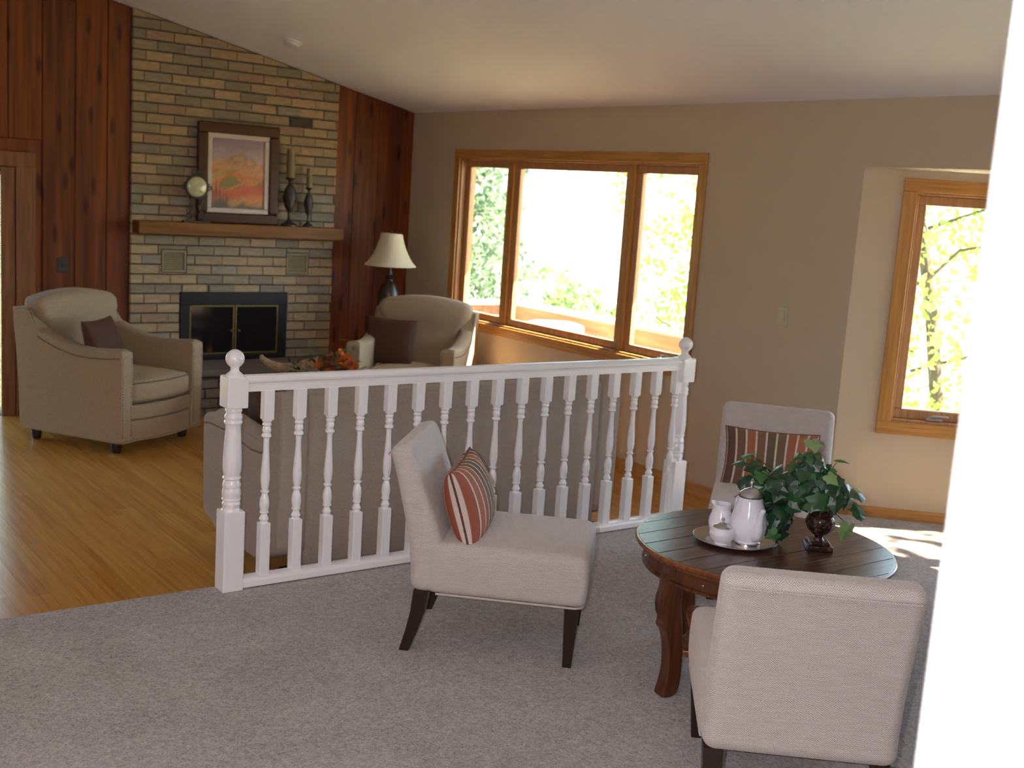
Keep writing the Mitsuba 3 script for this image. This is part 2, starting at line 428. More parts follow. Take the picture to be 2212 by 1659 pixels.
def ywall(poly, th=0.16):        # polygon in (x, z), wall plane at y = YW going outwards
    return basis(extr(poly, th), (0, YW, 0), (1, 0, 0), (0, 0, 1), (0, 1, 0))
def xwall(poly, x, th):          # polygon in (y, z), inner plane at x, going to x + th
    return basis(extr(poly, abs(th)), (x, 0, 0), (0, 1, 0), (0, 0, 1), (math.copysign(1, th), 0, 0))
W1 = (-8.175, -5.400, 0.645, 1.975)      # rough opening of the large window
wb = sg.Polygon([(XF - 0.1, -0.5), (XC, -0.5), (XC, 1.98), (-0.77, 1.98), (-0.77, -0.4), (XR + 0.1, -0.4), (XR + 0.1, 2.349), (XF - 0.1, 2.349)], [[(W1[0], W1[2]), (W1[1], W1[2]), (W1[1], W1[3]), (W1[0], W1[3])]])
obj('wall_back', ywall(wb), 'paint_tan', label='tan painted wall with the large window', kind='structure')
# bay: three facets, floor is part of the carpet slab, own lower soffit
S2 = math.sqrt(0.5)
def facet(o, d, n_out, poly, th=0.14):
    return basis(extr(poly, th), (o[0], o[1], 0), (d[0], d[1], 0), (0, 0, 1), (n_out[0], n_out[1], 0))
LB = math.hypot(0.782, 0.782)
W2 = (0.292, 0.822, 0.565, 1.865)
def hole(w):
    return [(w[0], w[2]), (w[1], w[2]), (w[1], w[3]), (w[0], w[3])]
pl = sg.Polygon([(0, -0.36), (LB, -0.36), (LB, 1.98), (0, 1.98)], [hole(W2)])
obj('wall_bay_left', facet(bayp[0], (S2, S2), (-S2, S2), pl), 'paint_tan', label='angled tan wall of the bay with a narrow window', kind='structure')
W3 = (0.08, 1.72, 0.52, 1.865)
pc = sg.Polygon([(0, -0.36), (1.8, -0.36), (1.8, 1.98), (0, 1.98)], [hole(W3)])
obj('wall_bay_center', facet(bayp[1], (1, 0), (0, 1), pc), 'paint_tan', kind='structure')
obj('wall_bay_right', facet(bayp[2], (S2, -S2), (S2, S2), pl), 'paint_tan', kind='structure')
bs = sg.Polygon(bayp).buffer(0.16, join_style=2).intersection(sg.box(-6, YW + 0.158, 2, 8))
m = extr(bs, 0.10); m.apply_translation([0, 0, 1.98]); obj('ceiling_bay', m, 'paint_ceiling', kind='structure')
# fireplace wall
DOOR = (0.15, 2.02, ZF, 1.66)
wl = sg.Polygon([(YB, -0.5), (YW + 0.1, -0.5), (YW + 0.1, zc(YW + 0.1)), (0, zc(0)), (YB, zc(YB))], [[(DOOR[0], DOOR[2]), (DOOR[1], DOOR[2]), (DOOR[1], DOOR[3]), (DOOR[0], DOOR[3])]])
obj('wall_left', xwall(wl, XF, -0.16), 'panel_wood', label='dark knotty board wall with the brick fireplace', kind='structure')
def plank(y0, y1, z0, th=0.016):
    poly = sg.Polygon([(y0, z0), (y1, z0), (y1, zc(y1) - 0.002), (y0, zc(y0) - 0.002)])
    a = np.array(poly.exterior.coords)[:-1]
    m = prismr(a, th, 0.006, 1)
    return basis(m, (XF + th / 2 + 0.001, 0, 0), (0, 1, 0), (0, 0, 1), (1, 0, 0))
ys = [2.285 + 0.232 * k for k in range(-10, 14)]
for a, b in zip(ys[:-1], ys[1:]):
    lo, hi = a, b
    if hi <= 2.95:
        z0 = ZF if lo >= 2.2 else 1.86
        if lo < 2.25 < hi:
            pass
        obj('plank', plank(lo + 0.001, min(hi, 2.927) - 0.001, z0), 'panel_wood', 'wall_left')
    elif lo < 2.927:
        obj('plank', plank(lo + 0.001, 2.926, ZF), 'panel_wood', 'wall_left')
    if hi > 4.66 and lo < YW:
        obj('plank', plank(max(lo, 4.652) + 0.001, min(hi, YW) - 0.001, ZF), 'panel_wood', 'wall_left')
# other walls, out of the picture
wr = sg.Polygon([(YB, -0.4), (YW, -0.4), (YW, 2.349), (0, zc(0)), (YB, zc(YB))])
obj('wall_right', xwall(wr, XR, 0.12), 'paint_tan', kind='structure')
obj('wall_front', bx(XF, XR, YB - 0.12, YB, -0.5, zc(YB) + 0.02), 'paint_tan', kind='structure')
# white wall end close to the camera
PX, PY = -0.449, 0.722
pw = bev(PX, XR, PY, PY + 0.125, 0.0, zc(PY + 0.13), 0.006, 2)
obj('wall_partition', pw, 'paint_white_wall', label='white wall end close in front on the right', kind='structure')

# baseboards
def board_profile(L, h, t):
    p = smooth_poly([(0, 0), (t, 0), (t, h * 0.82), (t * 0.55, h * 0.93), (t * 0.4, h), (0, h)], 0)
    return basis(extr(p, L), (0, 0, 0), (0, 1, 0), (0, 0, 1), (1, 0, 0))      # runs along +x, thickness +y
b = board_profile(XS - XF - 0.02, 0.082, 0.014); b = basis(b, (XF + 0.02, YW, ZF), (1, 0, 0), (0, -1, 0), (0, 0, 1))
obj('baseboard_back', b, 'oak_trim_x', label='oak baseboard along the lower window wall', kind='structure')
b = board_profile(XC - XS, 0.082, 0.014); b = basis(b, (XS, YW, 0), (1, 0, 0), (0, -1, 0), (0, 0, 1))
obj('baseboard_step', b, 'oak_trim_x', kind='structure')
b = board_profile(LB, 0.062, 0.014); b = basis(b, (XC, YW, 0), (S2, S2, 0), (S2, -S2, 0), (0, 0, 1))
obj('baseboard_bay', b, 'oak_trim_d', label='oak baseboard along the bay wall', kind='structure')
b = board_profile(1.8, 0.075, 0.014); b = basis(b, (bayp[1][0], bayp[1][1], 0), (1, 0, 0), (0, -1, 0), (0, 0, 1))
obj('baseboard_bay_center', b, 'oak_trim_x', kind='structure')
b = bev(XF + 0.017, XF + 0.035, 2.25, 2.92, ZF, ZF + 0.085, 0.004)
obj('baseboard_left', b, 'panel_wood', kind='structure')

# ------------------------------------------------------------------ windows
def frame_rect(u0, u1, v0, v1, wdt, d0, d1, r=0.004):
    """Four mitre-less bars around a rectangle, in (u, v, w)."""
    return cat_(bev(u0, u1, v1 - wdt, v1, d0, d1, r), bev(u0, u1, v0, v0 + wdt, d0, d1, r), bev(u0, u0 + wdt, v0 + wdt, v1 - wdt, d0, d1, r), bev(u1 - wdt, u1, v0 + wdt, v1 - wdt, d0, d1, r))
def window(name, o, d, nout, w, splits, label, crank_at=None, casing=0.072, trim='oak_trim_x'):
    """o: origin of the facet, w: rough opening (u0, u1, v0, v1), splits: sashes as (u0, u1)."""
    key = thing(name, label, None, kind='structure')
    f = lambda m: basis(m, (o[0], o[1], 0), (d[0], d[1], 0), (0, 0, 1), (nout[0], nout[1], 0))
    u0, u1, v0, v1 = w
    cs = [bev(u0 - casing, u1 + casing, v1 - 0.004, v1 + casing - 0.004, -0.018, 0.0, 0.005, 2), bev(u0 - casing, u1 + casing, v0 - casing + 0.004, v0 + 0.004, -0.018, 0.0, 0.005, 2)]
    cv = [bev(u0 - casing, u0 + 0.004, v0 + 0.004, v1 - 0.004, -0.018, 0.0, 0.005, 2), bev(u1 - 0.004, u1 + casing, v0 + 0.004, v1 - 0.004, -0.018, 0.0, 0.005, 2)]
    for c in cs: obj('casing', f(c), trim, key)
    for c in cv: obj('casing', f(c), 'oak_trim_z', key)
    obj('jamb', f(frame_rect(u0, u1, v0, v1, 0.018, 0.0, 0.15)), 'reveal_wood', key)
    for i, (a, b) in enumerate(splits):
        s = obj('sash', f(frame_rect(a, b, v0 + 0.018, v1 - 0.018, 0.055, 0.055, 0.10, 0.006)), 'oak_sash', key)
        obj('pane', f(bx(a + 0.05, b - 0.05, v0 + 0.06, v1 - 0.06, 0.078, 0.0785)), 'pane_glass', s)
    for (a0, b0), (a1, b1) in zip(splits[:-1], splits[1:]):
        obj('mullion', f(bev(b0 - 0.002, a1 + 0.002, v0 + 0.018, v1 - 0.018, 0.03, 0.11, 0.006)), 'oak_trim_z', key)
    for ca in (crank_at or []):
        base = bev(ca - 0.045, ca + 0.045, v0 + 0.02, v0 + 0.034, 0.015, 0.05, 0.005, 2)
        arm = tube([(ca - 0.02, v0 + 0.034, 0.028), (ca - 0.01, v0 + 0.048, 0.018), (ca + 0.05, v0 + 0.052, 0.012), (ca + 0.075, v0 + 0.048, 0.010)], [0.008, 0.008, 0.0065, 0.0075], 8)
        obj('crank_handle', f(cat_(base, arm)), 'grey_metal', key, smooth=40, label='grey metal crank handle')
    return key
window('window_1', (0, YW), (1, 0), (0, 1), W1, [(-8.157, -7.525), (-7.465, -6.110), (-6.050, -5.418)], 'large oak framed three-part window over the armchair', [-5.62])
window('window_2', bayp[0], (S2, S2), (-S2, S2), W2, [(0.31, 0.804)], 'narrow oak casement window in the angled bay wall', [0.54], trim='oak_trim_d')
window('window_3', bayp[1], (1, 0), (0, 1), W3, [(0.098, 0.88), (0.92, 1.702)], 'oak window in the middle of the bay')
window('window_4', bayp[2], (S2, -S2), (S2, S2), W2, [(0.31, 0.804)], 'oak casement window on the far side of the bay')

# glazed patio door in the fireplace wall, left edge of the picture
dk = thing('door_1', 'wood framed glass patio door at the left edge', None, kind='structure')
fd = lambda m: basis(m, (XF, 0, 0), (0, 1, 0), (0, 0, 1), (-1, 0, 0))
obj('casing', fd(bev(2.10, 2.235, ZF, 1.765, -0.034, 0, 0.006, 2)), 'oak_dark', dk)
obj('casing', fd(bev(0.0, 2.235, 1.66, 1.77, -0.036, 0, 0.006, 2)), 'oak_dark', dk)
obj('frame', fd(cat_(bev(2.0, 2.10, ZF, 1.66, -0.02, 0.10, 0.006), bev(0.1, 2.0, 1.60, 1.66, -0.02, 0.10, 0.006), bev(0.07, 0.15, ZF, 1.66, -0.02, 0.10, 0.006), bev(1.03, 1.12, ZF, 1.60, 0.0, 0.08, 0.006))), 'oak_dark', dk)
obj('pane', fd(bx(1.12, 2.0, ZF + 0.08, 1.60, 0.05, 0.051)), 'pane_glass', dk)
obj('pane', fd(bx(0.15, 1.03, ZF + 0.08, 1.60, 0.05, 0.051)), 'pane_glass', dk)

# ------------------------------------------------------------------ fireplace (bricks, mantel, hearth, firebox)
fp = thing('fireplace', 'tan brick fireplace with timber mantel and black glass doors', 'fireplace')
BY0, BY1, BX = 2.927, 4.652, XF + 0.045            # brick field, face plane
FB = (3.323, 4.240, 0.225, 0.765)
VENTS = [(3.17, 3.365, 0.925, 1.095), (4.225, 4.42, 0.925, 1.095)]
back = sg.Polygon([(BY0 + 0.004, ZF), (BY1 - 0.004, ZF), (BY1 - 0.004, zc(BY1) - 0.004), (BY0 + 0.004, zc(BY0) - 0.004)]).difference(sg.box(FB[0], FB[2], FB[1], FB[3]))
obj('mortar_bed', basis(extr(back, 0.033), (XF, 0, 0), (0, 1, 0), (0, 0, 1), (1, 0, 0)), 'mortar', fp)
field = sg.Polygon([(BY0, ZF), (BY1, ZF), (BY1, zc(BY1) - 0.006), (BY0, zc(BY0) - 0.006)]).difference(sg.box(FB[0] - 0.004, FB[2] - 0.01, FB[1] + 0.004, FB[3] + 0.004))
for v in VENTS:
    field = field.difference(sg.box(v[0] - 0.006, v[2] - 0.006, v[1] + 0.006, v[3] + 0.006))
CRS, BL = 0.0765, 0.2155
z, row = ZF, 0
nb, nblack = 0, False
while z < 2.95:
    y = BY0 - (0.0 if row % 2 == 0 else BL / 2) - (0.02 if row % 3 == 0 else 0)
    while y < BY1:
        L = BL * rng.choice([1.0, 1.0, 1.0, 0.96, 1.05])
        r_ = sg.box(y, z + 0.0005, y + L - 0.005, z + CRS - 0.0105)
        c = r_.intersection(field)
        y += L
        for g in getattr(c, 'geoms', [c]):
            if g.is_empty or g.area < 0.0012 or g.geom_type != 'Polygon':
                continue
            pts = np.array(g.exterior.coords)[:-1]
            proud = rng.uniform(-0.004, 0.005) + (0.016 if rng.random() < 0.04 else 0)
            mm = prismr(pts, 0.04 + proud, 0.004, 1)
            mm = basis(mm, (XF + 0.008 + (0.04 + proud) / 2, 0, 0), (0, 1, 0), (0, 0, 1), (1, 0, 0))
            cy, cz = g.centroid.x, g.centroid.y
            mat = f'brick_{rng.choice(7, p=[0.24, 0.2, 0.14, 0.17, 0.09, 0.07, 0.09])}'
            if 4.22 < cy < 4.42 and 2.16 < cz < 2.235 and not nblack:
                mat, nblack = 'brick_black', True
            obj('brick', mm, mat, fp, label='single black brick' if mat == 'brick_black' else None)
            nb += 1
    z += CRS; row += 1
# firebox: black surround, deep box, two glass doors with dull brass edges
y0, y1, z0, z1 = FB
obj('surround', basis(cat_(bev(y0, y1, z1 - 0.10, z1, 0, 0.022, 0.003), bev(y0, y0 + 0.075, z0, z1 - 0.10, 0, 0.022, 0.003), bev(y1 - 0.075, y1, z0, z1 - 0.10, 0, 0.022, 0.003), bev(y0, y1, z0 - 0.004, z0 + 0.035, 0, 0.022, 0.003)), (BX - 0.01, 0, 0), (0, 1, 0), (0, 0, 1), (1, 0, 0)), 'black_metal', fp)
obj('firebox_back', bx(XF - 0.005, XF + 0.002, y0, y1, z0, z1), 'black_metal', fp)
ym = (y0 + y1) / 2
for a, b in ((y0 + 0.077, ym - 0.003), (ym + 0.003, y1 - 0.077)):
    dd = obj('glass_door', basis(frame_rect(a, b, z0 + 0.037, z1 - 0.102, 0.014, 0, 0.014, 0.002), (BX - 0.004, 0, 0), (0, 1, 0), (0, 0, 1), (1, 0, 0)), 'brass_dull', fp)
    obj('glass', bx(BX - 0.002, BX + 0.004, a + 0.012, b - 0.012, z0 + 0.048, z1 - 0.113), 'firebox_glass', dd)
    hy = b - 0.03 if a < ym - 0.1 else a + 0.03
    obj('knob', lathe([(0.0, 0), (0.007, 0), (0.006, 0.015), (0.011, 0.022), (0.0, 0.03)], 12).apply_transform(trimesh.transformations.rotation_matrix(math.pi / 2, [0, 1, 0])).apply_translation([BX + 0.008, hy, (z0 + z1) / 2 - 0.04]), 'brass_dull', dd)
# louvred vents
for a, b, c, d in VENTS:
    vk = obj('vent', basis(frame_rect(a, b, c, d, 0.016, 0, 0.02, 0.003), (BX - 0.016, 0, 0), (0, 1, 0), (0, 0, 1), (1, 0, 0)), 'vent_tan', fp, label='louvred tan vent grille')
    for k in range(9):
        zz = c + 0.024 + k * (d - c - 0.045) / 8
        obj('louver', basis(bx(-(b - a) / 2 + 0.014, (b - a) / 2 - 0.014, -0.007, 0.007, -0.0015, 0.0015), (BX - 0.008, (a + b) / 2, zz), (0, 1, 0), (0.6, 0, -0.8), (0.8, 0, 0.6)), 'vent_tan', vk)
# mantel and its block ends
obj('mantel', bev(XF + 0.02, XF + 0.20, 2.935, 4.665, 1.222, 1.322, 0.007, 2), 'mantel_wood', fp, label='rough timber mantel shelf')
# raised hearth in brick with a stone slab
hx = XF + 0.50
hk = obj('hearth', bx(XF + 0.05, hx - 0.03, 2.94, 4.64, ZF, 0.16), 'mortar', fp)
obj('hearth_slab', bev(XF + 0.05, hx + 0.015, 2.93, 4.65, 0.163, 0.213, 0.006, 2), 'hearth_stone', fp)
for k in range(4):
    zz = ZF + k * CRS
    y = 2.94 - (BL / 2 if k % 2 else 0)
    while y < 4.63:
        a, b = max(y, 2.94), min(y + BL - 0.011, 4.64)
        if b - a > 0.04:
            obj('brick', bev(hx - 0.035, hx + rng.uniform(-0.003, 0.003), a, b, zz + 0.001, zz + CRS - 0.010, 0.004), 'hearth_brick', hk)
        y += BL

MZ = 1.322
# framed landscape leaning on the mantel
pk = thing('framed_painting', 'dark framed painting of an orange autumn hillside on the mantel', 'painting')
tilt = 0.02
fpnt = lambda m: basis(m, (XF + 0.078, 3.762, MZ), (0, 1, 0), (-tilt, 0, 1), (1, 0, tilt))
Wp, Hp = 0.685, 0.785
bars = []
def frame_bar(L, wdt):
    prof = smooth_poly([(0, 0), (wdt, 0), (wdt, 0.018), (wdt * 0.75, 0.034), (wdt * 0.35, 0.03), (0.004, 0.040), (0, 0.036)], 1)
    return prof
for (u0, u1, v0, v1) in ((-Wp / 2, Wp / 2, Hp - 0.085, Hp), (-Wp / 2, Wp / 2, 0, 0.085), (-Wp / 2, -Wp / 2 + 0.085, 0.085, Hp - 0.085), (Wp / 2 - 0.085, Wp / 2, 0.085, Hp - 0.085)):
    bars.append(rbox(u1 - u0, v1 - v0, 0.045, 0.014, 1, 3).apply_translation([(u0 + u1) / 2, (v0 + v1) / 2, 0.0225]))
obj('frame', fpnt(cat_(*bars)), 'picture_frame', pk, smooth=35)
obj('mat', fpnt(frame_rect(-Wp / 2 + 0.08, Wp / 2 - 0.08, 0.08, Hp - 0.08, 0.042, 0.008, 0.03, 0.006)), 'picture_mat', pk, label='cream inner frame')
def painting(p, n, uv):
    u, v = uv.x, uv.y
    w = 0.10 * (fbm(u * 5, v * 6, 1, octaves=3) - 0.5)
    sky = mix((0.38, 0.29, 0.31), (0.15, 0.10, 0.17), smoothstep(0.70, 1.0, v + w))
    band = noise(u * 1.6 + v * 4.0 + 2.0 * w, v * 9 - u * 4.5, 2)
    fine = noise(u * 3 - v * 3, v * 22 - u * 9, 5)
    hill = mix((0.16, 0.125, 0.03), (0.50, 0.16, 0.035), smoothstep(0.35, 0.62, band))
    hill = mix(hill, (0.46, 0.28, 0.10), smoothstep(0.58, 0.82, fine) * 0.8)
    hill = mix(hill, (0.52, 0.27, 0.15), smoothstep(0.52, 0.62, v + 0.1 * u + w) * 0.7)
    hill = mix(hill, (0.42, 0.05, 0.02), smoothstep(0.13, 0.02, dr.abs(v - 0.17 - 0.12 * u + w)) * 0.9)
    hill = mix((0.055, 0.035, 0.03), hill, smoothstep(0.00, 0.12, v + w))
    top = 0.67 + 0.05 * dr.sin(u * 4.2 - 0.4) + 0.5 * w
    col = mix(hill, sky, smoothstep(top - 0.03, top + 0.03, v))
    # a small cluster of warm roofs on the crest, softened by the brush
    jit = 0.012 * (noise(u * 60, v * 60, 4) - 0.5)
    bl = cell_rand(dr.floor((u + jit) * 15), 2, 2)
    rh = top + 0.015 + 0.10 * bl * (1 - dr.abs(u - 0.58) / 0.3)
    roof = smoothstep(0.30, 0.22, dr.abs(u - 0.58)) * smoothstep(rh + 0.015, rh - 0.01, v) * smoothstep(top - 0.10, top - 0.05, v)
    rc = mix((0.44, 0.27, 0.13), (0.20, 0.085, 0.06), cell_rand(dr.floor((u + jit) * 15), dr.floor((v + jit) * 16), 7))
    col = mix(col, rc, roof * 0.9)
    # slim dark cypresses at the left
    ci = dr.floor(u * 15); cf = dr.abs(u * 15 - ci - 0.5) * 2
    ch = 0.42 + 0.28 * cell_rand(ci, 5, 5) - 0.5 * u
    cyp = smoothstep(0.95, 0.6, cf + smoothstep(ch - 0.30, ch, v) * 0.9) * smoothstep(0.34, 0.28, u) * smoothstep(ch, ch - 0.06, v)
    col = mix(col, (0.05, 0.035, 0.04), cyp * 0.75)
    return col * (0.85 + 0.3 * noise(u * 40, v * 40, 1))
pr('painting_canvas', proc(painting), 0.5)
q = np.array([(-Wp / 2 + 0.115, 0.115, 0.016), (Wp / 2 - 0.115, 0.115, 0.016), (Wp / 2 - 0.115, Hp - 0.115, 0.016), (-Wp / 2 + 0.115, Hp - 0.115, 0.016)])
cv = trimesh.Trimesh(q, [[0, 1, 2], [0, 2, 3]], process=False)
obj('canvas', fpnt(cv), 'painting_canvas', pk, uv=np.array([[0, 0], [1, 0], [1, 1], [0, 1]]), label='painted village on an orange hillside')
obj('backing', fpnt(bx(-Wp / 2 + 0.05, Wp / 2 - 0.05, 0.05, Hp - 0.05, 0.002, 0.012)), 'picture_frame', pk)

# ornate clock on scrolls
ck = thing('mantel_clock', 'small round pale-faced clock on a black scrolled iron stand', 'clock')
cx, cy = XF + 0.166, 3.392
fc = lambda m: basis(m, (cx, cy, MZ), (0, 1, 0), (0, 0, 1), (1, 0, 0))
obj('face', fc(lathe([(0, 0.0), (0.072, 0.0), (0.078, 0.012), (0.060, 0.024), (0.0, 0.032)], 36).apply_translation([0, 0.275, 0.0])), 'clock_face', ck, smooth=40, label='pale domed clock face')
ring = [(0.085 * math.cos(a), 0.275 + 0.085 * math.sin(a), 0.006) for a in np.linspace(0, 2 * math.pi, 41)]
obj('rim', fc(tube(ring, 0.011, 8)), 'iron_black', ck, smooth=True)
def scroll(u, v, r, turns, flip, w=0.0):
    return [(u + flip * r * (1 - 0.75 * t) * math.cos(2 * math.pi * turns * t + math.pi / 2), v + r * (1 - 0.75 * t) * math.sin(2 * math.pi * turns * t + math.pi / 2), w) for t in np.linspace(0, 1, 26)]
sc = []
for s in (-1, 1):
    sc.append(tube([(s * 0.075, 0.012, 0), (s * 0.06, 0.05, 0), (s * 0.022, 0.10, 0), (s * 0.035, 0.15, 0), (s * 0.055, 0.195, 0)], 0.006, 6))
    sc += [tube(scroll(s * 0.055, 0.055, 0.034, 1.3, s), 0.005, 6), tube(scroll(s * 0.035, 0.125, 0.028, 1.3, -s), 0.005, 6), tube(scroll(s * 0.105, 0.275, 0.026, 1.2, s), 0.005, 6), tube(scroll(s * 0.03, 0.385, 0.024, 1.2, s), 0.005, 6)]
for m in sc:
    obj('scroll', fc(m), 'iron_black', ck, smooth=True)
obj('top_finial', fc(tube([(0, 0.355, 0), (0, 0.41, 0)], [0.008, 0.003], 6)), 'iron_black', ck)
obj('base', fc(bev(-0.105, 0.105, 0.0, 0.014, -0.03, 0.03, 0.004)), 'iron_black', ck)

# two candle holders
def candle_holder(y, h, label, s=1.0):
    k = thing('candle_holder', label, 'candle holder', 'candle holders on the mantel')
    x = XF + 0.13
    ped = [(0, 0), (0.062, 0), (0.062, 0.010), (0.050, 0.022), (0.022, 0.040), (0.013, 0.060), (0.012, 0.105), (0.020, 0.118), (0.034, 0.145), (0.047, 0.190), (0.050, 0.225), (0.044, 0.270), (0.030, 0.305), (0.017, 0.322), (0.014, 0.345), (0.036, 0.362), (0.040, 0.372), (0, 0.374)]
    sc_ = h / 0.374
    pr_ = [(r * s, z * sc_) for r, z in ped]
    m = lathe(pr_, 28)
    def fl(v):
        a = np.arctan2(v[:, 1], v[:, 0]); zz = v[:, 2] / h
        bulb = np.clip(1 - ((zz - 0.58) / 0.24) ** 2, 0, 1)
        f = 1 + 0.10 * bulb * np.cos(9 * a + zz * 30)
        return v * np.stack([f, f, np.ones_like(f)], 1)
    m = warp(m, fl); m.apply_translation([x, y, MZ])
    obj('stand', m, 'iron_black', k, smooth=40)
    ch = 0.215 * s
    obj('candle', lathe([(0, 0), (0.033 * s, 0), (0.033 * s, ch - 0.004), (0.030 * s, ch), (0.01, ch - 0.004), (0, ch - 0.006)], 24, (x, y, MZ + h)), 'candle_olive', k, smooth=40, label='olive pillar candle')
    obj('wick', tube([(x, y, MZ + h + ch - 0.006), (x + 0.002, y, MZ + h + ch + 0.010)], 0.0015, 5), 'iron_black', k)
    return k
candle_holder(4.195, 0.395, 'taller black candle holder with fat olive candle beside the painting', 1.05)
candle_holder(4.365, 0.325, 'shorter slim black candle holder at the right end of the mantel', 0.72)

# switch plates
k = thing('dark_switch_plate', 'small dark switch plate on the knotty board wall', 'switch')
obj('plate', bev(XF + 0.017, XF + 0.023, 2.392, 2.467, 0.905, 1.02, 0.002), 'switch_dark', k)
obj('toggle', bev(XF + 0.022, XF + 0.034, 2.424, 2.435, 0.95, 0.975, 0.002), 'switch_dark', k)
k = thing('tan_switch_plate', 'tan switch plate on the painted wall right of the railing', 'switch')
obj('plate', bev(-4.636, -4.561, YW - 0.006, YW - 0.0002, 1.03, 1.145, 0.002), 'switch_tan', k)
obj('rocker', bev(-4.615, -4.582, YW - 0.010, YW - 0.005, 1.055, 1.12, 0.002), 'switch_tan', k)
# smoke alarm on the slope
nrm = np.array([0, -SL, -1.0]); nrm /= np.linalg.norm(nrm)
eu = np.array([1.0, 0, 0]); ev = np.cross(nrm, eu)
k = thing('smoke_alarm', 'white round smoke alarm on the sloped ceiling', 'smoke alarm')
sa = lambda m: basis(m, (-8.035, 3.798, zc(3.798)), eu, ev, nrm)
obj('base', sa(lathe([(0, 0), (0.072, 0), (0.072, 0.012), (0.066, 0.018), (0, 0.018)], 28)), 'plastic_white', k, smooth=35)
obj('cover', sa(lathe([(0.058, 0.018), (0.058, 0.032), (0.045, 0.042), (0.0, 0.044)], 28)), 'plastic_white', k, smooth=35)

# ------------------------------------------------------------------ white railing
rk = thing('railing', 'white turned wooden railing between the carpet and the sunken room', 'railing')
RX = -4.375
def square_bar(x, y, z0, z1, s, c=0.004):
    return bev(x - s / 2, x + s / 2, y - s / 2, y + s / 2, z0, z1, c)
zn = lambda zy: 0.774 - (zy - 325) * 0.000537
npf = [(0.030, 0.774), (0.034, 0.766), (0.034, 0.757), (0.029, zn(368)), (0.036, zn(390)), (0.037, zn(405)), (0.034, zn(420)), (0.038, zn(438)), (0.036, zn(450)), (0.0305, zn(463)), (0.031, zn(500)), (0.0345, zn(600)), (0.038, zn(720)), (0.0385, zn(770)), (0.037, zn(820)), (0.033, zn(856)), (0.037, zn(866)), (0.038, zn(876)), (0.031, zn(888)), (0.033, zn(898)), (0.038, zn(925)), (0.037, zn(945)), (0.035, zn(952)), (0.038, zn(975)), (0.0395, zn(995)), (0.036, zn(1028)), (0.039, zn(1036)), (0.039, zn(1044)), (0.032, zn(1056)), (0.037, zn(1070)), (0.038, zn(1082)), (0.034, zn(1100)), (0.036, 0.350), (0.040, 0.342)]
def newel(y, lab):
    n = obj('newel_post', square_bar(RX, y, 0.0, 0.342, 0.09, 0.005), 'paint_gloss_white', rk, label=lab)
    obj('turned_shaft', lathe([(0, 0.774)] + npf + [(0, 0.342)], 32, (RX, y, 0)), 'paint_gloss_white', n, smooth=40)
    obj('top_block', square_bar(RX, y, 0.774, 0.903, 0.09, 0.006), 'paint_gloss_white', n)
    ball = [(0, 0.900), (0.036, 0.901), (0.036, 0.907), (0.030, 0.913), (0.019, 0.922), (0.0165, 0.930), (0.018, 0.938)] + [(0.038 * math.cos(a), 0.9735 + 0.038 * math.sin(a)) for a in np.linspace(-1.0, math.pi / 2, 14)]
    ball[-1] = (0, ball[-1][1])
    obj('ball_finial', lathe(ball, 32, (RX, y, 0)), 'paint_gloss_white', n, smooth=40)
newel(1.864, 'newel post at the near end'); newel(4.403, 'newel post near the wall')
zb = lambda zy: 0.937 - 0.000559 * zy
bpf = [(0.019, 0.716), (0.021, zb(408)), (0.0155, zb(420)), (0.020, zb(438)), (0.0155, zb(450)), (0.0165, zb(462)), (0.0195, zb(480)), (0.0165, zb(494)), (0.015, zb(502)), (0.0205, zb(518)), (0.0205, zb(528)), (0.0125, zb(540)), (0.0115, zb(580)), (0.013, zb(650)), (0.0165, zb(740)), (0.0195, zb(830)), (0.0195, zb(860)), (0.017, zb(905)), (0.0125, zb(936)), (0.0185, zb(944)), (0.0185, zb(952)), (0.0115, zb(964)), (0.0135, zb(980)), (0.018, zb(1000)), (0.0205, zb(1035)), (0.0205, zb(1060)), (0.0165, zb(1095)), (0.0195, zb(1106)), (0.0195, zb(1114)), (0.012, zb(1124)), (0.015, zb(1142)), (0.020, zb(1158)), (0.0205, zb(1166)), (0.0155, zb(1180)), (0.018, 0.272)]
bm1 = mikit.ply(lathe([(0, 0.716)] + bpf + [(0, 0.270)], 20), 'paint_gloss_white', smooth=40)
bm2 = mikit.ply(square_bar(0, 0, 0.046, 0.272, 0.045, 0.004), 'paint_gloss_white')
bm3 = mikit.ply(square_bar(0, 0, 0.713, 0.842, 0.045, 0.004), 'paint_gloss_white')
for i in range(17):
    y = 2.012 + i * 0.14655
    b = obj('baluster', bm1, None, rk, to_world=T().translate([RX, y, 0]))
    obj('square_foot', bm2, None, b, to_world=T().translate([RX, y, 0]))
    obj('square_head', bm3, None, b, to_world=T().translate([RX, y, 0]))
hp = [(-0.020, 0.838), (0.020, 0.838), (0.020, 0.864), (0.024, 0.867), (0.024, 0.871), (0.030, 0.875), (0.033, 0.881), (0.033, 0.889), (0.028, 0.895), (0.024, 0.896), (0.018, 0.903), (0.0, 0.907), (-0.018, 0.903), (-0.024, 0.896), (-0.028, 0.895), (-0.033, 0.889), (-0.033, 0.881), (-0.030, 0.875), (-0.024, 0.871), (-0.024, 0.867), (-0.020, 0.864)]
obj('handrail', basis(extr(hp, 2.45), (RX, 1.909, 0), (1, 0, 0), (0, 0, 1), (0, 1, 0)), 'paint_gloss_white', rk, smooth=30)
bp = smooth_poly([(-0.034, 0.0), (0.034, 0.0), (0.034, 0.030), (0.028, 0.036), (0.026, 0.050), (-0.026, 0.050), (-0.028, 0.036), (-0.034, 0.030)], 1)
obj('bottom_rail', basis(extr(bp, 2.45), (RX, 1.909, 0), (1, 0, 0), (0, 0, 1), (0, 1, 0)), 'paint_gloss_white', rk, smooth=25)

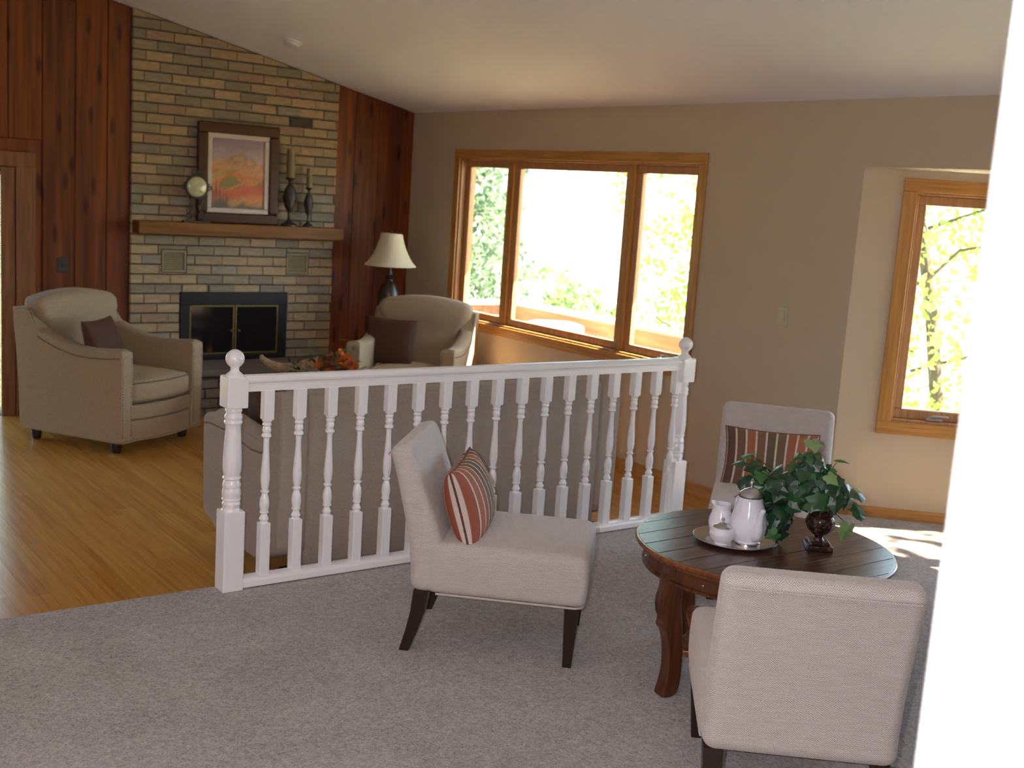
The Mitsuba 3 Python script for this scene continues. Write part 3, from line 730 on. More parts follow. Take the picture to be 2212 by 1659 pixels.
# ------------------------------------------------------------------ slipper chairs
def slipper_chair(x, y, th, label):
    k = thing('slipper_chair', label, 'chair', 'herringbone slipper chairs around the low table')
    P = lambda m: place(m, x, y, th)
    W = 0.526
    s = rbox(W, 0.585, 0.193, 0.030, n=8, k=4)
    def sw(v):
        v = v.copy(); u, w = v[:, 0] / (W / 2), v[:, 1] / 0.29
        dome = np.clip(1 - u ** 4, 0, 1) * np.clip(1 - w ** 4, 0, 1)
        v[:, 2] += np.where(v[:, 2] > 0, 0.014 * dome, 0)
        bul = np.clip(1 - (v[:, 2] / 0.097) ** 2, 0, 1)
        v[:, 1] += np.where(v[:, 1] > 0.25, 0.008 * bul, 0)
        v[:, 0] += np.sign(v[:, 0]) * np.where(np.abs(v[:, 0]) > 0.24, 0.005 * bul, 0)
        v[:, 1] += 0.010; v[:, 2] += 0.3335
        return v
    sk = obj('seat', P(warp(s, sw)), 'chair_fabric', k, smooth=50)
    hw, y0_, y1_ = W / 2 - 0.004, -0.245, 0.298
    wl_ = [(-hw, y0_, 0.238), (-hw, y1_ - 0.03, 0.238), (-hw + 0.012, y1_ - 0.008, 0.238), (-hw + 0.04, y1_, 0.238), (hw - 0.04, y1_, 0.238), (hw - 0.012, y1_ - 0.008, 0.238), (hw, y1_ - 0.03, 0.238), (hw, y0_, 0.238)]
    obj('welt', P(tube(wl_, 0.0045, 6)), 'chair_fabric', sk, smooth=True)
    zs = np.array([0.237, 0.33, 0.43, 0.52, 0.62, 0.70, 0.765, 0.790])
    rear = np.interp(zs, [0.237, 0.33, 0.45, 0.60, 0.78], [-0.343, -0.348, -0.365, -0.400, -0.448])
    front = np.array([-0.245, -0.232, -0.232, -0.262, -0.302, -0.332, -0.357, -0.362])
    b = rbox(W, 0.105, 0.553, 0.038, n=9, k=5)
    def bwp(v):
        v = v.copy()
        t = v[:, 1] / 0.105 + 0.5; z = v[:, 2] + 0.237 + 0.2765
        v[:, 1] = np.interp(z, zs, rear) * (1 - t) + np.interp(z, zs, front) * t
        v[:, 2] = z - 0.020 * (1 - t) * np.clip((z - 0.70) / 0.09, 0, 1)
        return v
    bk = obj('backrest', P(warp(b, bwp)), 'chair_fabric', k, smooth=50)
    hw = W / 2 - 0.022
    obj('welt', P(tube([(-hw, -0.449, 0.742), (0, -0.451, 0.742), (hw, -0.449, 0.742)], 0.003, 6)), 'chair_fabric', bk, smooth=True)
    def sq(c, s_):
        return [(c[0] - s_, c[1] - s_, c[2]), (c[0] + s_, c[1] - s_, c[2]), (c[0] + s_, c[1] + s_, c[2]), (c[0] - s_, c[1] + s_, c[2])]
    for sx in (-1, 1):
        obj('leg', P(loft([sq((sx * (W / 2 - 0.036), 0.258, 0.240), 0.027), sq((sx * (W / 2 - 0.040), 0.256, 0.12), 0.022), sq((sx * (W / 2 - 0.044), 0.254, 0.0), 0.016)])), 'chair_leg', k)
        obj('leg', P(loft([sq((sx * (W / 2 - 0.033), -0.300, 0.242), 0.028), sq((sx * (W / 2 - 0.035), -0.310, 0.16), 0.026), sq((sx * (W / 2 - 0.037), -0.332, 0.075), 0.022), sq((sx * (W / 2 - 0.038), -0.356, 0.0), 0.018)])), 'chair_leg', k)
    return k
slipper_chair(*CH[0], 'cream herringbone slipper chair standing sideways in front of the railing')
slipper_chair(*CH[1], 'cream herringbone slipper chair seen from behind in the right foreground')
slipper_chair(*CH[2], 'cream herringbone slipper chair facing the camera behind the ivy')

def lumbar(x, y, th, r, f, zc_, lean, spin, label, w=0.43, h=0.285, t=0.13, flip=False):
    k = thing('striped_pillow', label, 'pillow', 'striped lumbar pillows on the slipper chairs')
    m, uv = pillow(w, h, t)
    if not flip:
        uv = np.stack([1 - uv[:, 0], uv[:, 1]], 1)
    # pillow plane: u -> right, v -> up leaning backwards
    def tf(mm):
        c, s_ = math.cos(spin), math.sin(spin)
        eu = np.array([c, s_, 0]); nf = np.array([-s_, c, 0])
        ev = math.cos(lean) * np.array([0, 0, 1.0]) - math.sin(lean) * nf
        ew = np.cross(eu, ev)
        return place(basis(mm, (r, f, zc_), eu, ev, ew), x, y, th)
    obj('cover', tf(m), 'stripe_fabric', k, smooth=True, uv=uv)
    n = 22
    u = np.sin(np.linspace(-np.pi / 2, np.pi / 2, n)); e = np.ones(n)
    def edge(U, V):
        return np.stack([w / 2 * U * (1 - 0.07 * (1 - V ** 2)), h / 2 * V * (1 - 0.07 * (1 - U ** 2)), 0 * U], 1)
    loop = np.vstack([edge(u, -e), edge(e, u)[1:], edge(u[::-1], e)[1:], edge(-e, u[::-1])[1:]])
    obj('piping', tf(tube(loop, 0.0045, 6)), 'piping_brown', k, smooth=True)
lumbar(*CH[0], 0.02, -0.175, 0.548, 0.30, 0.0, 'striped rust and brown pillow on the chair by the railing', w=0.45, h=0.30, t=0.17)
lumbar(*CH[2], 0.02, -0.185, 0.555, 0.27, 0.0, 'striped rust and brown pillow half hidden behind the ivy', h=0.28, flip=True)

# ------------------------------------------------------------------ low round table
TX, TY, TZ, TR = -2.674, 3.175, 0.52, 0.462
tk = thing('round_table', 'low round dark wood table with curved legs', 'table')
disc = sg.Point(0, 0).buffer(TR - 0.010, 64)
# planks run along y, joints at multiples of 0.102 across
bcen = -TX
i0 = math.floor((bcen - TR) / 0.102)
for i in range(i0, i0 + 12):
    a, b = i * 0.102 - bcen, (i + 1) * 0.102 - bcen
    g = sg.box(-1, a + 0.0014, 1, b - 0.0014).intersection(disc)
    if g.is_empty or g.area < 1e-4: continue
    mm = prismr(np.array(g.exterior.coords)[:-1], 0.014, 0.0015, 1)
    obj('top_plank', basis(mm, (TX, TY, TZ - 0.007), (0, 1, 0), (-1, 0, 0), (0, 0, 1)), 'table_top_wood', tk)
obj('top_rim', lathe([(TR - 0.0105, TZ - 0.001), (TR - 0.004, TZ - 0.001), (TR, TZ - 0.005), (TR, TZ - 0.012), (TR - 0.004, TZ - 0.018), (TR - 0.012, TZ - 0.022), (TR - 0.016, TZ - 0.030), (0, TZ - 0.030), (0, TZ - 0.0145), (TR - 0.0105, TZ - 0.0145), (TR - 0.0105, TZ - 0.001)], 96, (TX, TY, 0)), 'table_edge_wood', tk, smooth=35)
obj('apron', lathe([(TR - 0.030, TZ - 0.030), (TR - 0.030, TZ - 0.042), (TR - 0.038, TZ - 0.046), (TR - 0.038, TZ - 0.082), (TR - 0.030, TZ - 0.087), (TR - 0.030, TZ - 0.096), (TR - 0.06, TZ - 0.096), (TR - 0.06, TZ - 0.030), (TR - 0.030, TZ - 0.030)], 96, (TX, TY, 0)), 'table_leg_wood', tk, smooth=35)
for a in np.radians([-142, -155, -122, -100 + 25, -60, -40, 20, 60, 100, 150]):
    obj('stud', trimesh.creation.icosphere(1, 0.0055).apply_translation([TX + (TR - 0.036) * math.cos(a), TY + (TR - 0.036) * math.sin(a), TZ - 0.062]), 'chrome', tk, smooth=True)
lp = smooth_poly([(0.345, 0.455), (0.432, 0.455), (0.430, 0.400), (0.446, 0.36), (0.440, 0.31), (0.425, 0.285), (0.436, 0.262), (0.414, 0.240), (0.396, 0.17), (0.393, 0.10), (0.400, 0.05), (0.414, 0.012), (0.410, 0.0), (0.358, 0.0), (0.342, 0.03), (0.338, 0.10), (0.340, 0.18), (0.352, 0.27), (0.366, 0.34), (0.360, 0.40)], 2)
LEGA = [-98, -8, 82, 178]
for a in np.radians(LEGA):
    mm = prismr(lp, 0.056, 0.007, 2)
    obj('leg', basis(mm, (TX, TY, 0), (math.cos(a), math.sin(a), 0), (0, 0, 1), (-math.sin(a), math.cos(a), 0)), 'table_leg_wood', tk, smooth=35)
sh = []
for t in np.linspace(0, 2 * math.pi, 160, endpoint=False):
    near = min(abs((t - math.radians(a) + math.pi) % (2 * math.pi) - math.pi) for a in LEGA)
    q_ = max(0.0, 1 - near / (math.pi / 4))
    sh.append((0.235 + 0.130 * q_ ** 2.2) * np.array([math.cos(t), math.sin(t)]))
mm = prismr(sh, 0.024, 0.005, 2)
obj('lower_shelf', basis(mm, (TX, TY, 0.155), (1, 0, 0), (0, 1, 0), (0, 0, 1)), 'table_edge_wood', tk, smooth=35)

# tea things on a silver tray
TOP = TZ
k = thing('silver_tray', 'round silver tray under the white tea set', 'tray')
trx, try_ = -2.742, 3.098
obj('plate', lathe([(0, 0.004), (0.098, 0.004), (0.108, 0.006), (0.140, 0.012), (0.150, 0.015), (0.153, 0.013), (0.150, 0.010), (0.105, 0.001), (0.098, 0.0), (0, 0.0)], 64, (trx, try_, TOP + 0.0005)), 'silver', k, smooth=40)
TS = 1.12
def lathes(prof, n, at):
    return lathe(np.array(prof) * TS, n, at)
def teathing(name, x, y, prof, label, cat):
    k = thing(name, label, cat)
    obj('body', lathe(np.array(prof) * TS, 40, (x, y, TOP + 0.0045)), 'porcelain', k, smooth=40)
    return k
px_, py_ = -2.700, 3.110
tp = [(0, 0), (0.040, 0), (0.041, 0.004), (0.038, 0.009), (0.047, 0.022), (0.054, 0.042), (0.055, 0.060), (0.051, 0.085), (0.044, 0.115), (0.0395, 0.140), (0.039, 0.150), (0.0405, 0.152), (0.037, 0.153), (0, 0.153)]
tp = [(r_ * (1.08 if 0.01 < z_ < 0.13 else 1.0), z_) for r_, z_ in tp]
k = teathing('coffee_pot', px_, py_, tp, 'tall white porcelain coffee pot with silver lid on the tray', 'pot')
z0_ = TOP + 0.0045
obj('foot_ring', lathes([(0.034, 0), (0.043, 0.0), (0.043, 0.004), (0.039, 0.007), (0.034, 0.007)], 40, (px_, py_, z0_ - 0.0005)), 'silver', k, smooth=40)
lid = obj('lid', lathes([(0, 0.152), (0.041, 0.152), (0.042, 0.156), (0.037, 0.164), (0.024, 0.174), (0.010, 0.180), (0.005, 0.182), (0, 0.183)], 40, (px_, py_, z0_)), 'silver', k, smooth=40, label='domed silver lid')
obj('finial', lathes([(0, 0.181), (0.005, 0.182), (0.0035, 0.187), (0.007, 0.192), (0.0085, 0.197), (0.006, 0.202), (0.003, 0.205), (0.004, 0.208), (0.0, 0.212)], 20, (px_, py_, z0_)), 'chrome', lid, smooth=50)
cdir = np.array([0.74, -0.66, 0.0]); cright = np.array([0.66, 0.74, 0.0])
sd = 0.90 * cdir + 0.40 * cright; sd /= np.linalg.norm(sd)     # spout points to the right and forwards
def pp(a, z): return (np.array([px_, py_, z0_ + z * TS]) + sd * a * TS).tolist()
obj('spout', tube([pp(0.042, 0.030), pp(0.056, 0.044), pp(0.062, 0.062), pp(0.066, 0.085), pp(0.072, 0.108), pp(0.079, 0.122), pp(0.084, 0.130)], [0.019, 0.023, 0.020, 0.014, 0.0105, 0.009, 0.0082], 16), 'porcelain', k, smooth=True)
obj('handle', tube([pp(-0.040, 0.135), pp(-0.062, 0.142), pp(-0.082, 0.125), pp(-0.085, 0.095), pp(-0.074, 0.065), pp(-0.053, 0.050)], [0.006, 0.006, 0.0065, 0.006, 0.0055, 0.005], 10), 'porcelain', k, smooth=True)
cx_, cy_ = -2.820, 3.098
cp_ = [(r_, 0.93 * z_) for r_, z_ in [(0, 0), (0.027, 0), (0.028, 0.004), (0.026, 0.007), (0.036, 0.022), (0.040, 0.040), (0.038, 0.060), (0.030, 0.085), (0.0275, 0.098), (0.030, 0.110), (0.0275, 0.110), (0.025, 0.097), (0.027, 0.08), (0, 0.03)]]
k = teathing('cream_jug', cx_, cy_, cp_, 'small white porcelain cream jug without a lid on the tray', 'jug')
ld = -0.9 * cright + 0.3 * cdir; ld /= np.linalg.norm(ld)
hd = -0.75 * cdir - 0.45 * cright
ap = lambda a, z: (np.array([cx_, cy_, z0_ + z * TS]) + (ld * a if a > 0 else -hd * a) * TS).tolist()
obj('handle', tube([ap(-0.026, 0.096), ap(-0.048, 0.092), ap(-0.054, 0.068), ap(-0.037, 0.045)], 0.0045, 8), 'porcelain', k, smooth=True)
obj('lip', tube([ap(0.024, 0.098), ap(0.032, 0.108), ap(0.038, 0.112)], [0.010, 0.009, 0.005], 10), 'porcelain', k, smooth=True)
TS = 1.0
sx_, sy_ = -2.726, 3.008
sp = [(0, 0), (0.024, 0), (0.025, 0.004), (0.023, 0.007), (0.038, 0.020), (0.0465, 0.038), (0.045, 0.050), (0.036, 0.060), (0.031, 0.062), (0, 0.062)]
k = teathing('sugar_bowl', sx_, sy_, sp, 'squat white porcelain sugar bowl with silver lid on the tray', 'bowl')
lid = obj('lid', lathes([(0, 0.061), (0.033, 0.061), (0.034, 0.064), (0.028, 0.071), (0.012, 0.077), (0.004, 0.079), (0, 0.079)], 32, (sx_, sy_, z0_)), 'silver', k, smooth=40, label='domed silver lid')
obj('finial', lathes([(0, 0.078), (0.003, 0.079), (0.0025, 0.084), (0.006, 0.088), (0.006, 0.092), (0.002, 0.096), (0, 0.098)], 16, (sx_, sy_, z0_)), 'chrome', lid, smooth=50)

# ivy in a bronze urn
ux, uy = -2.548, 3.318
ik = thing('ivy_plant', 'bushy dark green ivy in a bronze urn on the round table', 'plant')
ug = obj('urn', warp(lathe([(0, 0.030), (0.020, 0.031), (0.014, 0.042), (0.016, 0.050), (0.030, 0.058), (0.044, 0.074), (0.052, 0.094), (0.050, 0.112), (0.042, 0.122), (0.044, 0.128), (0.052, 0.160), (0.060, 0.172), (0.058, 0.176), (0.048, 0.166), (0.040, 0.128), (0, 0.125)], 48, (0, 0, 0)),
     lambda v: v * np.stack([1 + 0.035 * np.cos(14 * np.arctan2(v[:, 1], v[:, 0])) * np.clip(1 - np.abs(v[:, 2] - 0.09) / 0.035, 0, 1)] * 2 + [np.ones(len(v))], 1)).apply_translation([ux, uy, TOP]), 'urn_bronze', ik, smooth=40, label='dark bronze footed urn')
pm = cat_(rbox(0.094, 0.094, 0.018, 0.004, 1, 2).apply_translation([0, 0, 0.009]), rbox(0.074, 0.074, 0.014, 0.005, 1, 2).apply_translation([0, 0, 0.024]))
obj('plinth', place(pm, ux, uy, 2.42, TOP + 0.0005), 'urn_bronze', ug)
twigs = []
for i in range(70):
    a = rng.uniform(0, 2 * math.pi); r1 = rng.uniform(0.02, 0.07)
    b = a + rng.normal(0, 0.5)
    twigs.append(tube([(ux + 0.03 * math.cos(a), uy + 0.03 * math.sin(a), TOP + 0.15), (ux + r1 * math.cos(b) * 0.8, uy + r1 * math.sin(b) * 0.8, TOP + 0.18 + rng.uniform(0, 0.03)), (ux + 1.2 * r1 * math.cos(b + .3), uy + 1.2 * r1 * math.sin(b + .3), TOP + 0.17 + rng.uniform(-0.02, 0.03))], 0.0012, 4))
obj('moss', cat_(*twigs), 'moss_twig', ik, kind='stuff', label='dark twiggy moss at the urn rim')
lo = np.array([(0, 0), (0.12, -0.15), (0.36, -0.20), (0.47, 0.00), (0.42, 0.18), (0.53, 0.40), (0.34, 0.50), (0.22, 0.68), (0, 1.0)])
out = np.vstack([lo, (lo * [-1, 1])[1:-1][::-1]])
lv = []
for (x, y) in out:
    lv.append((x, y, -0.22 * abs(x) - 0.18 * (y - 0.2) ** 2 + 0.03))
lv = np.array([(0, 0.28, 0.06)] + lv)
lf = np.array([[0, 1 + j, 1 + (j + 1) % len(out)] for j in range(len(out))])
leafp = [mikit.ply(trimesh.Trimesh(lv, lf, process=False), f'ivy_{c}') for c in range(5)]
stems = []
cr3, cd3, up3 = cright, cdir, np.array([0, 0, 1.0])
blobs = [((-0.02, -0.01, 0.205), (0.155, 0.13, 0.105), 144), ((-0.165, -0.11, 0.165), (0.085, 0.08, 0.115), 52), ((-0.105, -0.02, 0.085), (0.06, 0.07, 0.07), 26), ((0.0, -0.02, 0.285), (0.075, 0.07, 0.07), 26), ((0.075, -0.02, 0.20), (0.085, 0.10, 0.09), 30)]
single = [((-0.01, 0.02, 0.375), 4, 0.062), ((0.055, 0.10, 0.275), 4, 0.050), ((0.125, 0.05, 0.075), 4, 0.066), ((0.15, 0.03, 0.215), 0, 0.068), ((0.165, 0.0, 0.165), 1, 0.058), ((-0.235, -0.08, 0.30), 2, 0.052), ((-0.26, -0.10, 0.265), 1, 0.050), ((-0.135, 0.06, 0.045), 2, 0.050), ((-0.12, 0.03, 0.035), 2, 0.044), ((0.10, 0.02, 0.33), 2, 0.046), ((-0.06, 0.0, 0.335), 1, 0.046), ((0.19, 0.0, 0.13), 1, 0.042)]
spots = []
for c, r, cnt in blobs:
    k_ = 0
    while k_ < cnt:
        d = rng.normal(0, 1, 3); d /= np.linalg.norm(d)
        q = np.array(c) + d * np.array(r) * rng.uniform(0.45, 1.0)
        if q[2] < 0.03 or (abs(q[0]) < 0.075 and q[2] < 0.15 and q[1] > -0.02):
            continue
        spots.append((q, d, None, rng.uniform(0.046, 0.064))); k_ += 1
for q, c, sz in single:
    d = np.array(q) - np.array([0, 0, 0.15]); spots.append((np.array(q), d / np.linalg.norm(d), c, sz))
org = np.array([ux, uy, TOP]) - 0.045 * cright
for i, (q, d, c, sz) in enumerate(spots):
    base = org + cr3 * q[0] + cd3 * q[1] + up3 * q[2]
    dw = cr3 * d[0] + cd3 * d[1] + up3 * d[2]
    fdir = dw * np.array([1, 1, 0.3]) + rng.normal(0, 0.5, 3) + np.array([0, 0, -0.45])
    nrm_ = dw * 0.8 + np.array([0, 0, 0.55]) + 0.45 * cdir + rng.normal(0, 0.35, 3)
    nrm_ /= np.linalg.norm(nrm_)
    fdir = fdir - nrm_ * (fdir @ nrm_); fdir /= np.linalg.norm(fdir)
    sdir = np.cross(fdir, nrm_)
    M = np.eye(4); M[:3, 0] = sdir * sz; M[:3, 1] = fdir * sz; M[:3, 2] = nrm_ * sz; M[:3, 3] = base - fdir * sz * 0.5
    if min(M[2, 3], M[2, 3] + fdir[2] * sz) < TOP + 0.004:
        M[2, 3] += TOP + 0.006 - min(M[2, 3], M[2, 3] + fdir[2] * sz)
    if c is None:
        c = rng.choice(4, p=[0.36, 0.28, 0.14, 0.22])
    obj('leaf', leafp[c], None, ik, to_world=T(M.tolist()))
    if i % 4 == 0 or i >= len(spots) - len(single):
        a_ = org + np.array([rng.normal(0, 0.015), rng.normal(0, 0.015), 0.165]); b_ = base
        mid_ = (a_ + b_) / 2 + np.array([0, 0, 0.03])
        stems.append(tube([a_, mid_, b_ - fdir * sz * 0.5], 0.0015, 4))
obj('stems', cat_(*stems), 'ivy_stem', ik, kind='stuff', label='thin brown ivy stems')

# ------------------------------------------------------------------ armchairs in the sunken room
def armchair(x, y, th, label):
    k = thing('armchair', label, 'armchair', 'nailhead trimmed armchairs by the fireplace')
    P = lambda m: place(m, x, y, th, ZF)
    W, tA = 0.83, 0.11
    arm_o = [(0.40, 0.08), (0.440, 0.08), (0.446, 0.086), (0.447, 0.13), (0.447, 0.30), (0.450, 0.672), (0.440, 0.692), (0.405, 0.694), (0.30, 0.676), (0.17, 0.668), (0.04, 0.676), (-0.10, 0.705), (-0.22, 0.745), (-0.275, 0.772), (-0.300, 0.80), (-0.352, 0.892), (-0.366, 0.903), (-0.478, 0.903), (-0.488, 0.893), (-0.452, 0.60), (-0.430, 0.30), (-0.425, 0.12), (-0.424, 0.086), (-0.418, 0.08), (-0.38, 0.08)]
    arm_o = resample(smooth_poly(arm_o, 1), 130)
    nails = []
    for s in (-1, 1):
        xc = s * (W / 2 - tA / 2)
        m = prismr(arm_o, tA, 0.011, 3)
        a = obj('arm', P(basis(m, (xc, 0, 0), (0, 1, 0), (0, 0, 1), (1, 0, 0))), 'armchair_fabric', k, smooth=40)
        # padded top roll over the arm, with a dark welt below it
        roll = [(xc, 0.430, 0.682), (xc, 0.30, 0.668), (xc, 0.17, 0.660), (xc, 0.04, 0.668), (xc, -0.10, 0.697), (xc, -0.22, 0.737), (xc, -0.262, 0.758)]
        rr = np.array([0.052, 0.055, 0.056, 0.056, 0.055, 0.054, 0.045])
        rm = tube([(p[0], p[1], p[2] / 0.5) for p in roll], rr, 14)
        rm = warp(rm, lambda v: v * [1, 1, 0.5])
        obj('arm_pad', P(rm), 'armchair_fabric', a, smooth=True)
        wl_ = [(xc + s * 0.0545, p[1], p[2] - 0.035) for p in roll]
        obj('welt', P(tube(wl_, 0.0045, 6)), 'welt_dark', a, smooth=True)
        for e in (-1, 1):
            for zz in np.arange(0.13, 0.66, 0.019):
                nails.append((xc + e * 0.040, 0.4475, zz, (0, 1, 0)))
            for t in np.linspace(0.04, 0.97, 9):
                p0, p1 = np.array([-0.300, 0.80]), np.array([-0.356, 0.894])
                q_ = p0 + (p1 - p0) * t
                nails.append((xc + e * 0.040, q_[0] + 0.002, q_[1], (0, 0.86, 0.5)))
    # rear frame between the posts
    bf = rbox(W - 2 * tA + 0.01, 0.075, 0.60, 0.02, 3, 3)
    bf = warp(bf, lambda v: np.stack([v[:, 0], v[:, 1] - 0.435 - 0.10 * (v[:, 2] + 0.1) * (v[:, 2] > -0.1), v[:, 2] + 0.575], 1))
    obj('back_frame', P(bf), 'armchair_fabric', k, smooth=40)
    # crowned back cushion, wider than the gap at the top
    bc = rbox(W - 2 * tA - 0.006, 0.165, 0.52, 0.045, 8, 5)
    def bcw(v):
        v = v.copy(); u = v[:, 0] / 0.305; s_ = (v[:, 2] + 0.26) / 0.52
        v[:, 2] += 0.055 * np.clip(1 - u ** 2, 0, 1) * np.clip(s_, 0, 1) ** 2
        puff = np.clip(1 - u ** 4, 0, 1) * np.clip(1 - (2 * s_ - 1) ** 4, 0, 1)
        v[:, 1] += np.where(v[:, 1] > 0, 0.03 * puff, 0)
        v[:, 0] *= 1 + 0.25 * smooth01((s_ - 0.62) / 0.22)
        v[:, 1] += 0.035 * smooth01((s_ - 0.60) / 0.2)
        v[:, 1] += -0.298 - 0.20 * (s_ * 0.52)
        v[:, 2] += 0.70
        return v
    obj('back_cushion', P(warp(bc, bcw)), 'armchair_fabric', k, smooth=60)
    # loose seat cushion
    scn = rbox(W - 2 * tA - 0.006, 0.66, 0.150, 0.045, 8, 4)
    def scw(v):
        v = v.copy(); u = v[:, 0] / 0.305; w = v[:, 1] / 0.33
        d = np.clip(1 - u ** 2, 0, 1) * np.clip(1 - w ** 4, 0, 1)
        v[:, 2] += np.where(v[:, 2] > 0, 0.035 * d, 0)
        v[:, 1] += np.where(v[:, 1] > 0.2, 0.045 * np.clip(1 - u ** 2, 0, 1), 0)
        v[:, 1] += 0.105; v[:, 2] += 0.405
        return v
    sc2 = obj('seat_cushion', P(warp(scn, scw)), 'armchair_fabric', k, smooth=60)
    hw = (W - 2 * tA) / 2 - 0.01
    bow = lambda x_: 0.045 * (1 - (x_ / 0.305) ** 2)
    xs = np.linspace(-hw, hw, 17)
    for zz in (0.345, 0.470):
        obj('welt', P(tube([(q_, 0.428 + bow(q_), zz) for q_ in xs], 0.004, 6)), 'welt_dark', sc2, smooth=True)
    # bowed front rail in two bands
    for z0, z1 in ((0.225, 0.324), (0.085, 0.221)):
        fr = rbox(W - 2 * tA + 0.004, 0.05, z1 - z0, 0.012, 8, 3)
        obj('front_rail', P(warp(fr, lambda v: np.stack([v[:, 0], v[:, 1] + 0.405 + bow(np.clip(v[:, 0], -0.305, 0.305)), v[:, 2] + (z0 + z1) / 2], 1))), 'armchair_fabric', k, smooth=40)
    obj('deck', P(rbox(W - 2 * tA, 0.80, 0.20, 0.01, 1, 1).apply_translation([0, -0.01, 0.22])), 'armchair_fabric', k)
    xs2 = np.linspace(-W / 2 + 0.005, W / 2 - 0.005, 25)
    obj('bottom_welt', P(tube([(q_, 0.435 + bow(np.clip(q_, -0.305, 0.305)) * (abs(q_) < 0.305) + 0.012 * (abs(q_) > 0.305), 0.088) for q_ in xs2], 0.006, 6)), 'armchair_fabric', k, smooth=True)
    nm = []
    for a_, b_, c_2, nd in nails:
        s0 = trimesh.creation.icosphere(0, 0.006); s0.apply_translation([a_, b_, c_2]); nm.append(s0)
    obj('nailhead_trim', P(cat_(*nm)), 'nail_metal', k, kind='stuff', label='rows of nailheads along the arm fronts and back posts')
    for sx in (-1, 1):
        for yy in (0.34, -0.35):
            obj('leg', P(lathe([(0, 0), (0.026, 0), (0.032, 0.02), (0.038, 0.06), (0.038, 0.090), (0, 0.090)], 14, (sx * 0.335, yy, 0))), 'bun_leg', k, smooth=40)
    return k
A1 = (-8.005, 2.51, math.radians(31.0))
A2 = (-7.63, 4.72, math.radians(-45.0))
armchair(*A1, 'tan nailhead armchair in front of the dark board wall, left of the fireplace')
armchair(*A2, 'tan nailhead armchair under the large window, behind the railing')

def brown_pillow(x, y, th, r, f, z, lean, spin, label, w=0.42, h=0.40):
    k = thing('brown_pillow', label, 'pillow', 'plain brown pillows in the sunken room')
    m, uv = pillow(w, h, 0.15)
    c, s_ = math.cos(spin), math.sin(spin)
    eu_ = np.array([c, s_, 0]); nf = np.array([-s_, c, 0])
    ev_ = math.cos(lean) * np.array([0, 0, 1.0]) - math.sin(lean) * nf
    tf = lambda mm: place(basis(mm, (r, f, z), eu_, ev_, np.cross(eu_, ev_)), x, y, th, ZF)
    obj('cover', tf(m), 'pillow_brown', k, smooth=True)
brown_pillow(*A1, 0.15, 0.06, 0.675, 0.30, 0.30, 'dark brown square pillow on the armchair left of the fireplace', 0.43, 0.37)
brown_pillow(*A2, 0.20, -0.02, 0.665, 0.30, -0.15, 'dark brown square pillow on the armchair under the window', 0.42, 0.38)

# ------------------------------------------------------------------ sofa with its back to the railing
sk = thing('sofa', 'taupe sofa standing with its back against the white railing', 'sofa')
SX, SY0, SY1, SF = -4.53, 2.15, 4.12, -5.43
fs = lambda m: m
def sofa_arm(yc):
    o = [(0, 0.13), (0.0, 0.50), (0.0, 0.905), (0.02, 0.945), (0.10, 0.945), (0.135, 0.90), (0.150, 0.74), (0.19, 0.69), (0.30, 0.683), (0.45, 0.702), (0.62, 0.716), (0.80, 0.712), (0.885, 0.700), (0.90, 0.68), (0.89, 0.40), (0.875, 0.13)]
    m = prismr(resample(smooth_poly(o, 1), 80), 0.14, 0.022, 3)
    return basis(m, (SX, yc, ZF), (-1, 0, 0), (0, 0, 1), (0, 1, 0))
for s, yc in ((-1, SY0 + 0.07), (1, SY1 - 0.07)):
    a = obj('arm', sofa_arm(yc), 'sofa_fabric', sk, smooth=40)
    ye = yc + s * 0.068
    pts = [(SX - 0.165, ye, ZF + 0.655), (SX - 0.20, ye, ZF + 0.642), (SX - 0.30, ye, ZF + 0.634), (SX - 0.45, ye, ZF + 0.65), (SX - 0.62, ye, ZF + 0.664), (SX - 0.80, ye, ZF + 0.660), (SX - 0.87, ye, ZF + 0.65)]
    obj('welt', tube(pts, 0.0055, 6), 'welt_dark', a, smooth=True)
    roll = [(SX - 0.13, yc, ZF + 0.655), (SX - 0.30, yc, ZF + 0.643), (SX - 0.45, yc, ZF + 0.660), (SX - 0.62, yc, ZF + 0.674), (SX - 0.80, yc, ZF + 0.668), (SX - 0.875, yc, ZF + 0.655)]
    obj('arm_pad', tube(roll, [0.05, 0.062, 0.066, 0.066, 0.062, 0.045], 14), 'sofa_fabric', a, smooth=True)
bk = rbox(0.145, SY1 - SY0 - 0.26, 0.80, 0.035, 6, 4)
obj('back', bk.apply_translation([SX - 0.075, (SY0 + SY1) / 2, ZF + 0.535]), 'sofa_fabric', sk, smooth=40)
obj('base', rbox(0.83, SY1 - SY0 - 0.27, 0.22, 0.012, 2, 2).apply_translation([SX - 0.46, (SY0 + SY1) / 2, ZF + 0.245]), 'sofa_fabric', sk, smooth=40)
for i in range(2):
    w_ = (SY1 - SY0 - 0.29) / 2
    yc = SY0 + 0.145 + w_ * (i + 0.5)
    c = rbox(0.66, w_ - 0.008, 0.16, 0.05, 6, 4)
    obj('seat_cushion', c.apply_translation([SX - 0.535, yc, ZF + 0.435]), 'sofa_fabric', sk, smooth=50)
    c = rbox(0.17, w_ - 0.012, 0.44, 0.06, 6, 4)
    obj('back_cushion', c.apply_translation([SX - 0.245, yc, ZF + 0.725]), 'sofa_fabric', sk, smooth=50)
for xx in (SX - 0.07, SX - 0.80):
    for yy in (SY0 + 0.08, SY1 - 0.08):
        obj('leg', lathe([(0, 0), (0.022, 0), (0.034, 0.13), (0, 0.135)], 12, (xx, yy, ZF)), 'bun_leg', sk, smooth=40)
k = thing('brown_pillow', 'dark brown square pillow inside the near arm of the sofa', 'pillow', 'plain brown pillows in the sunken room')
m, uv = pillow(0.44, 0.42, 0.17)
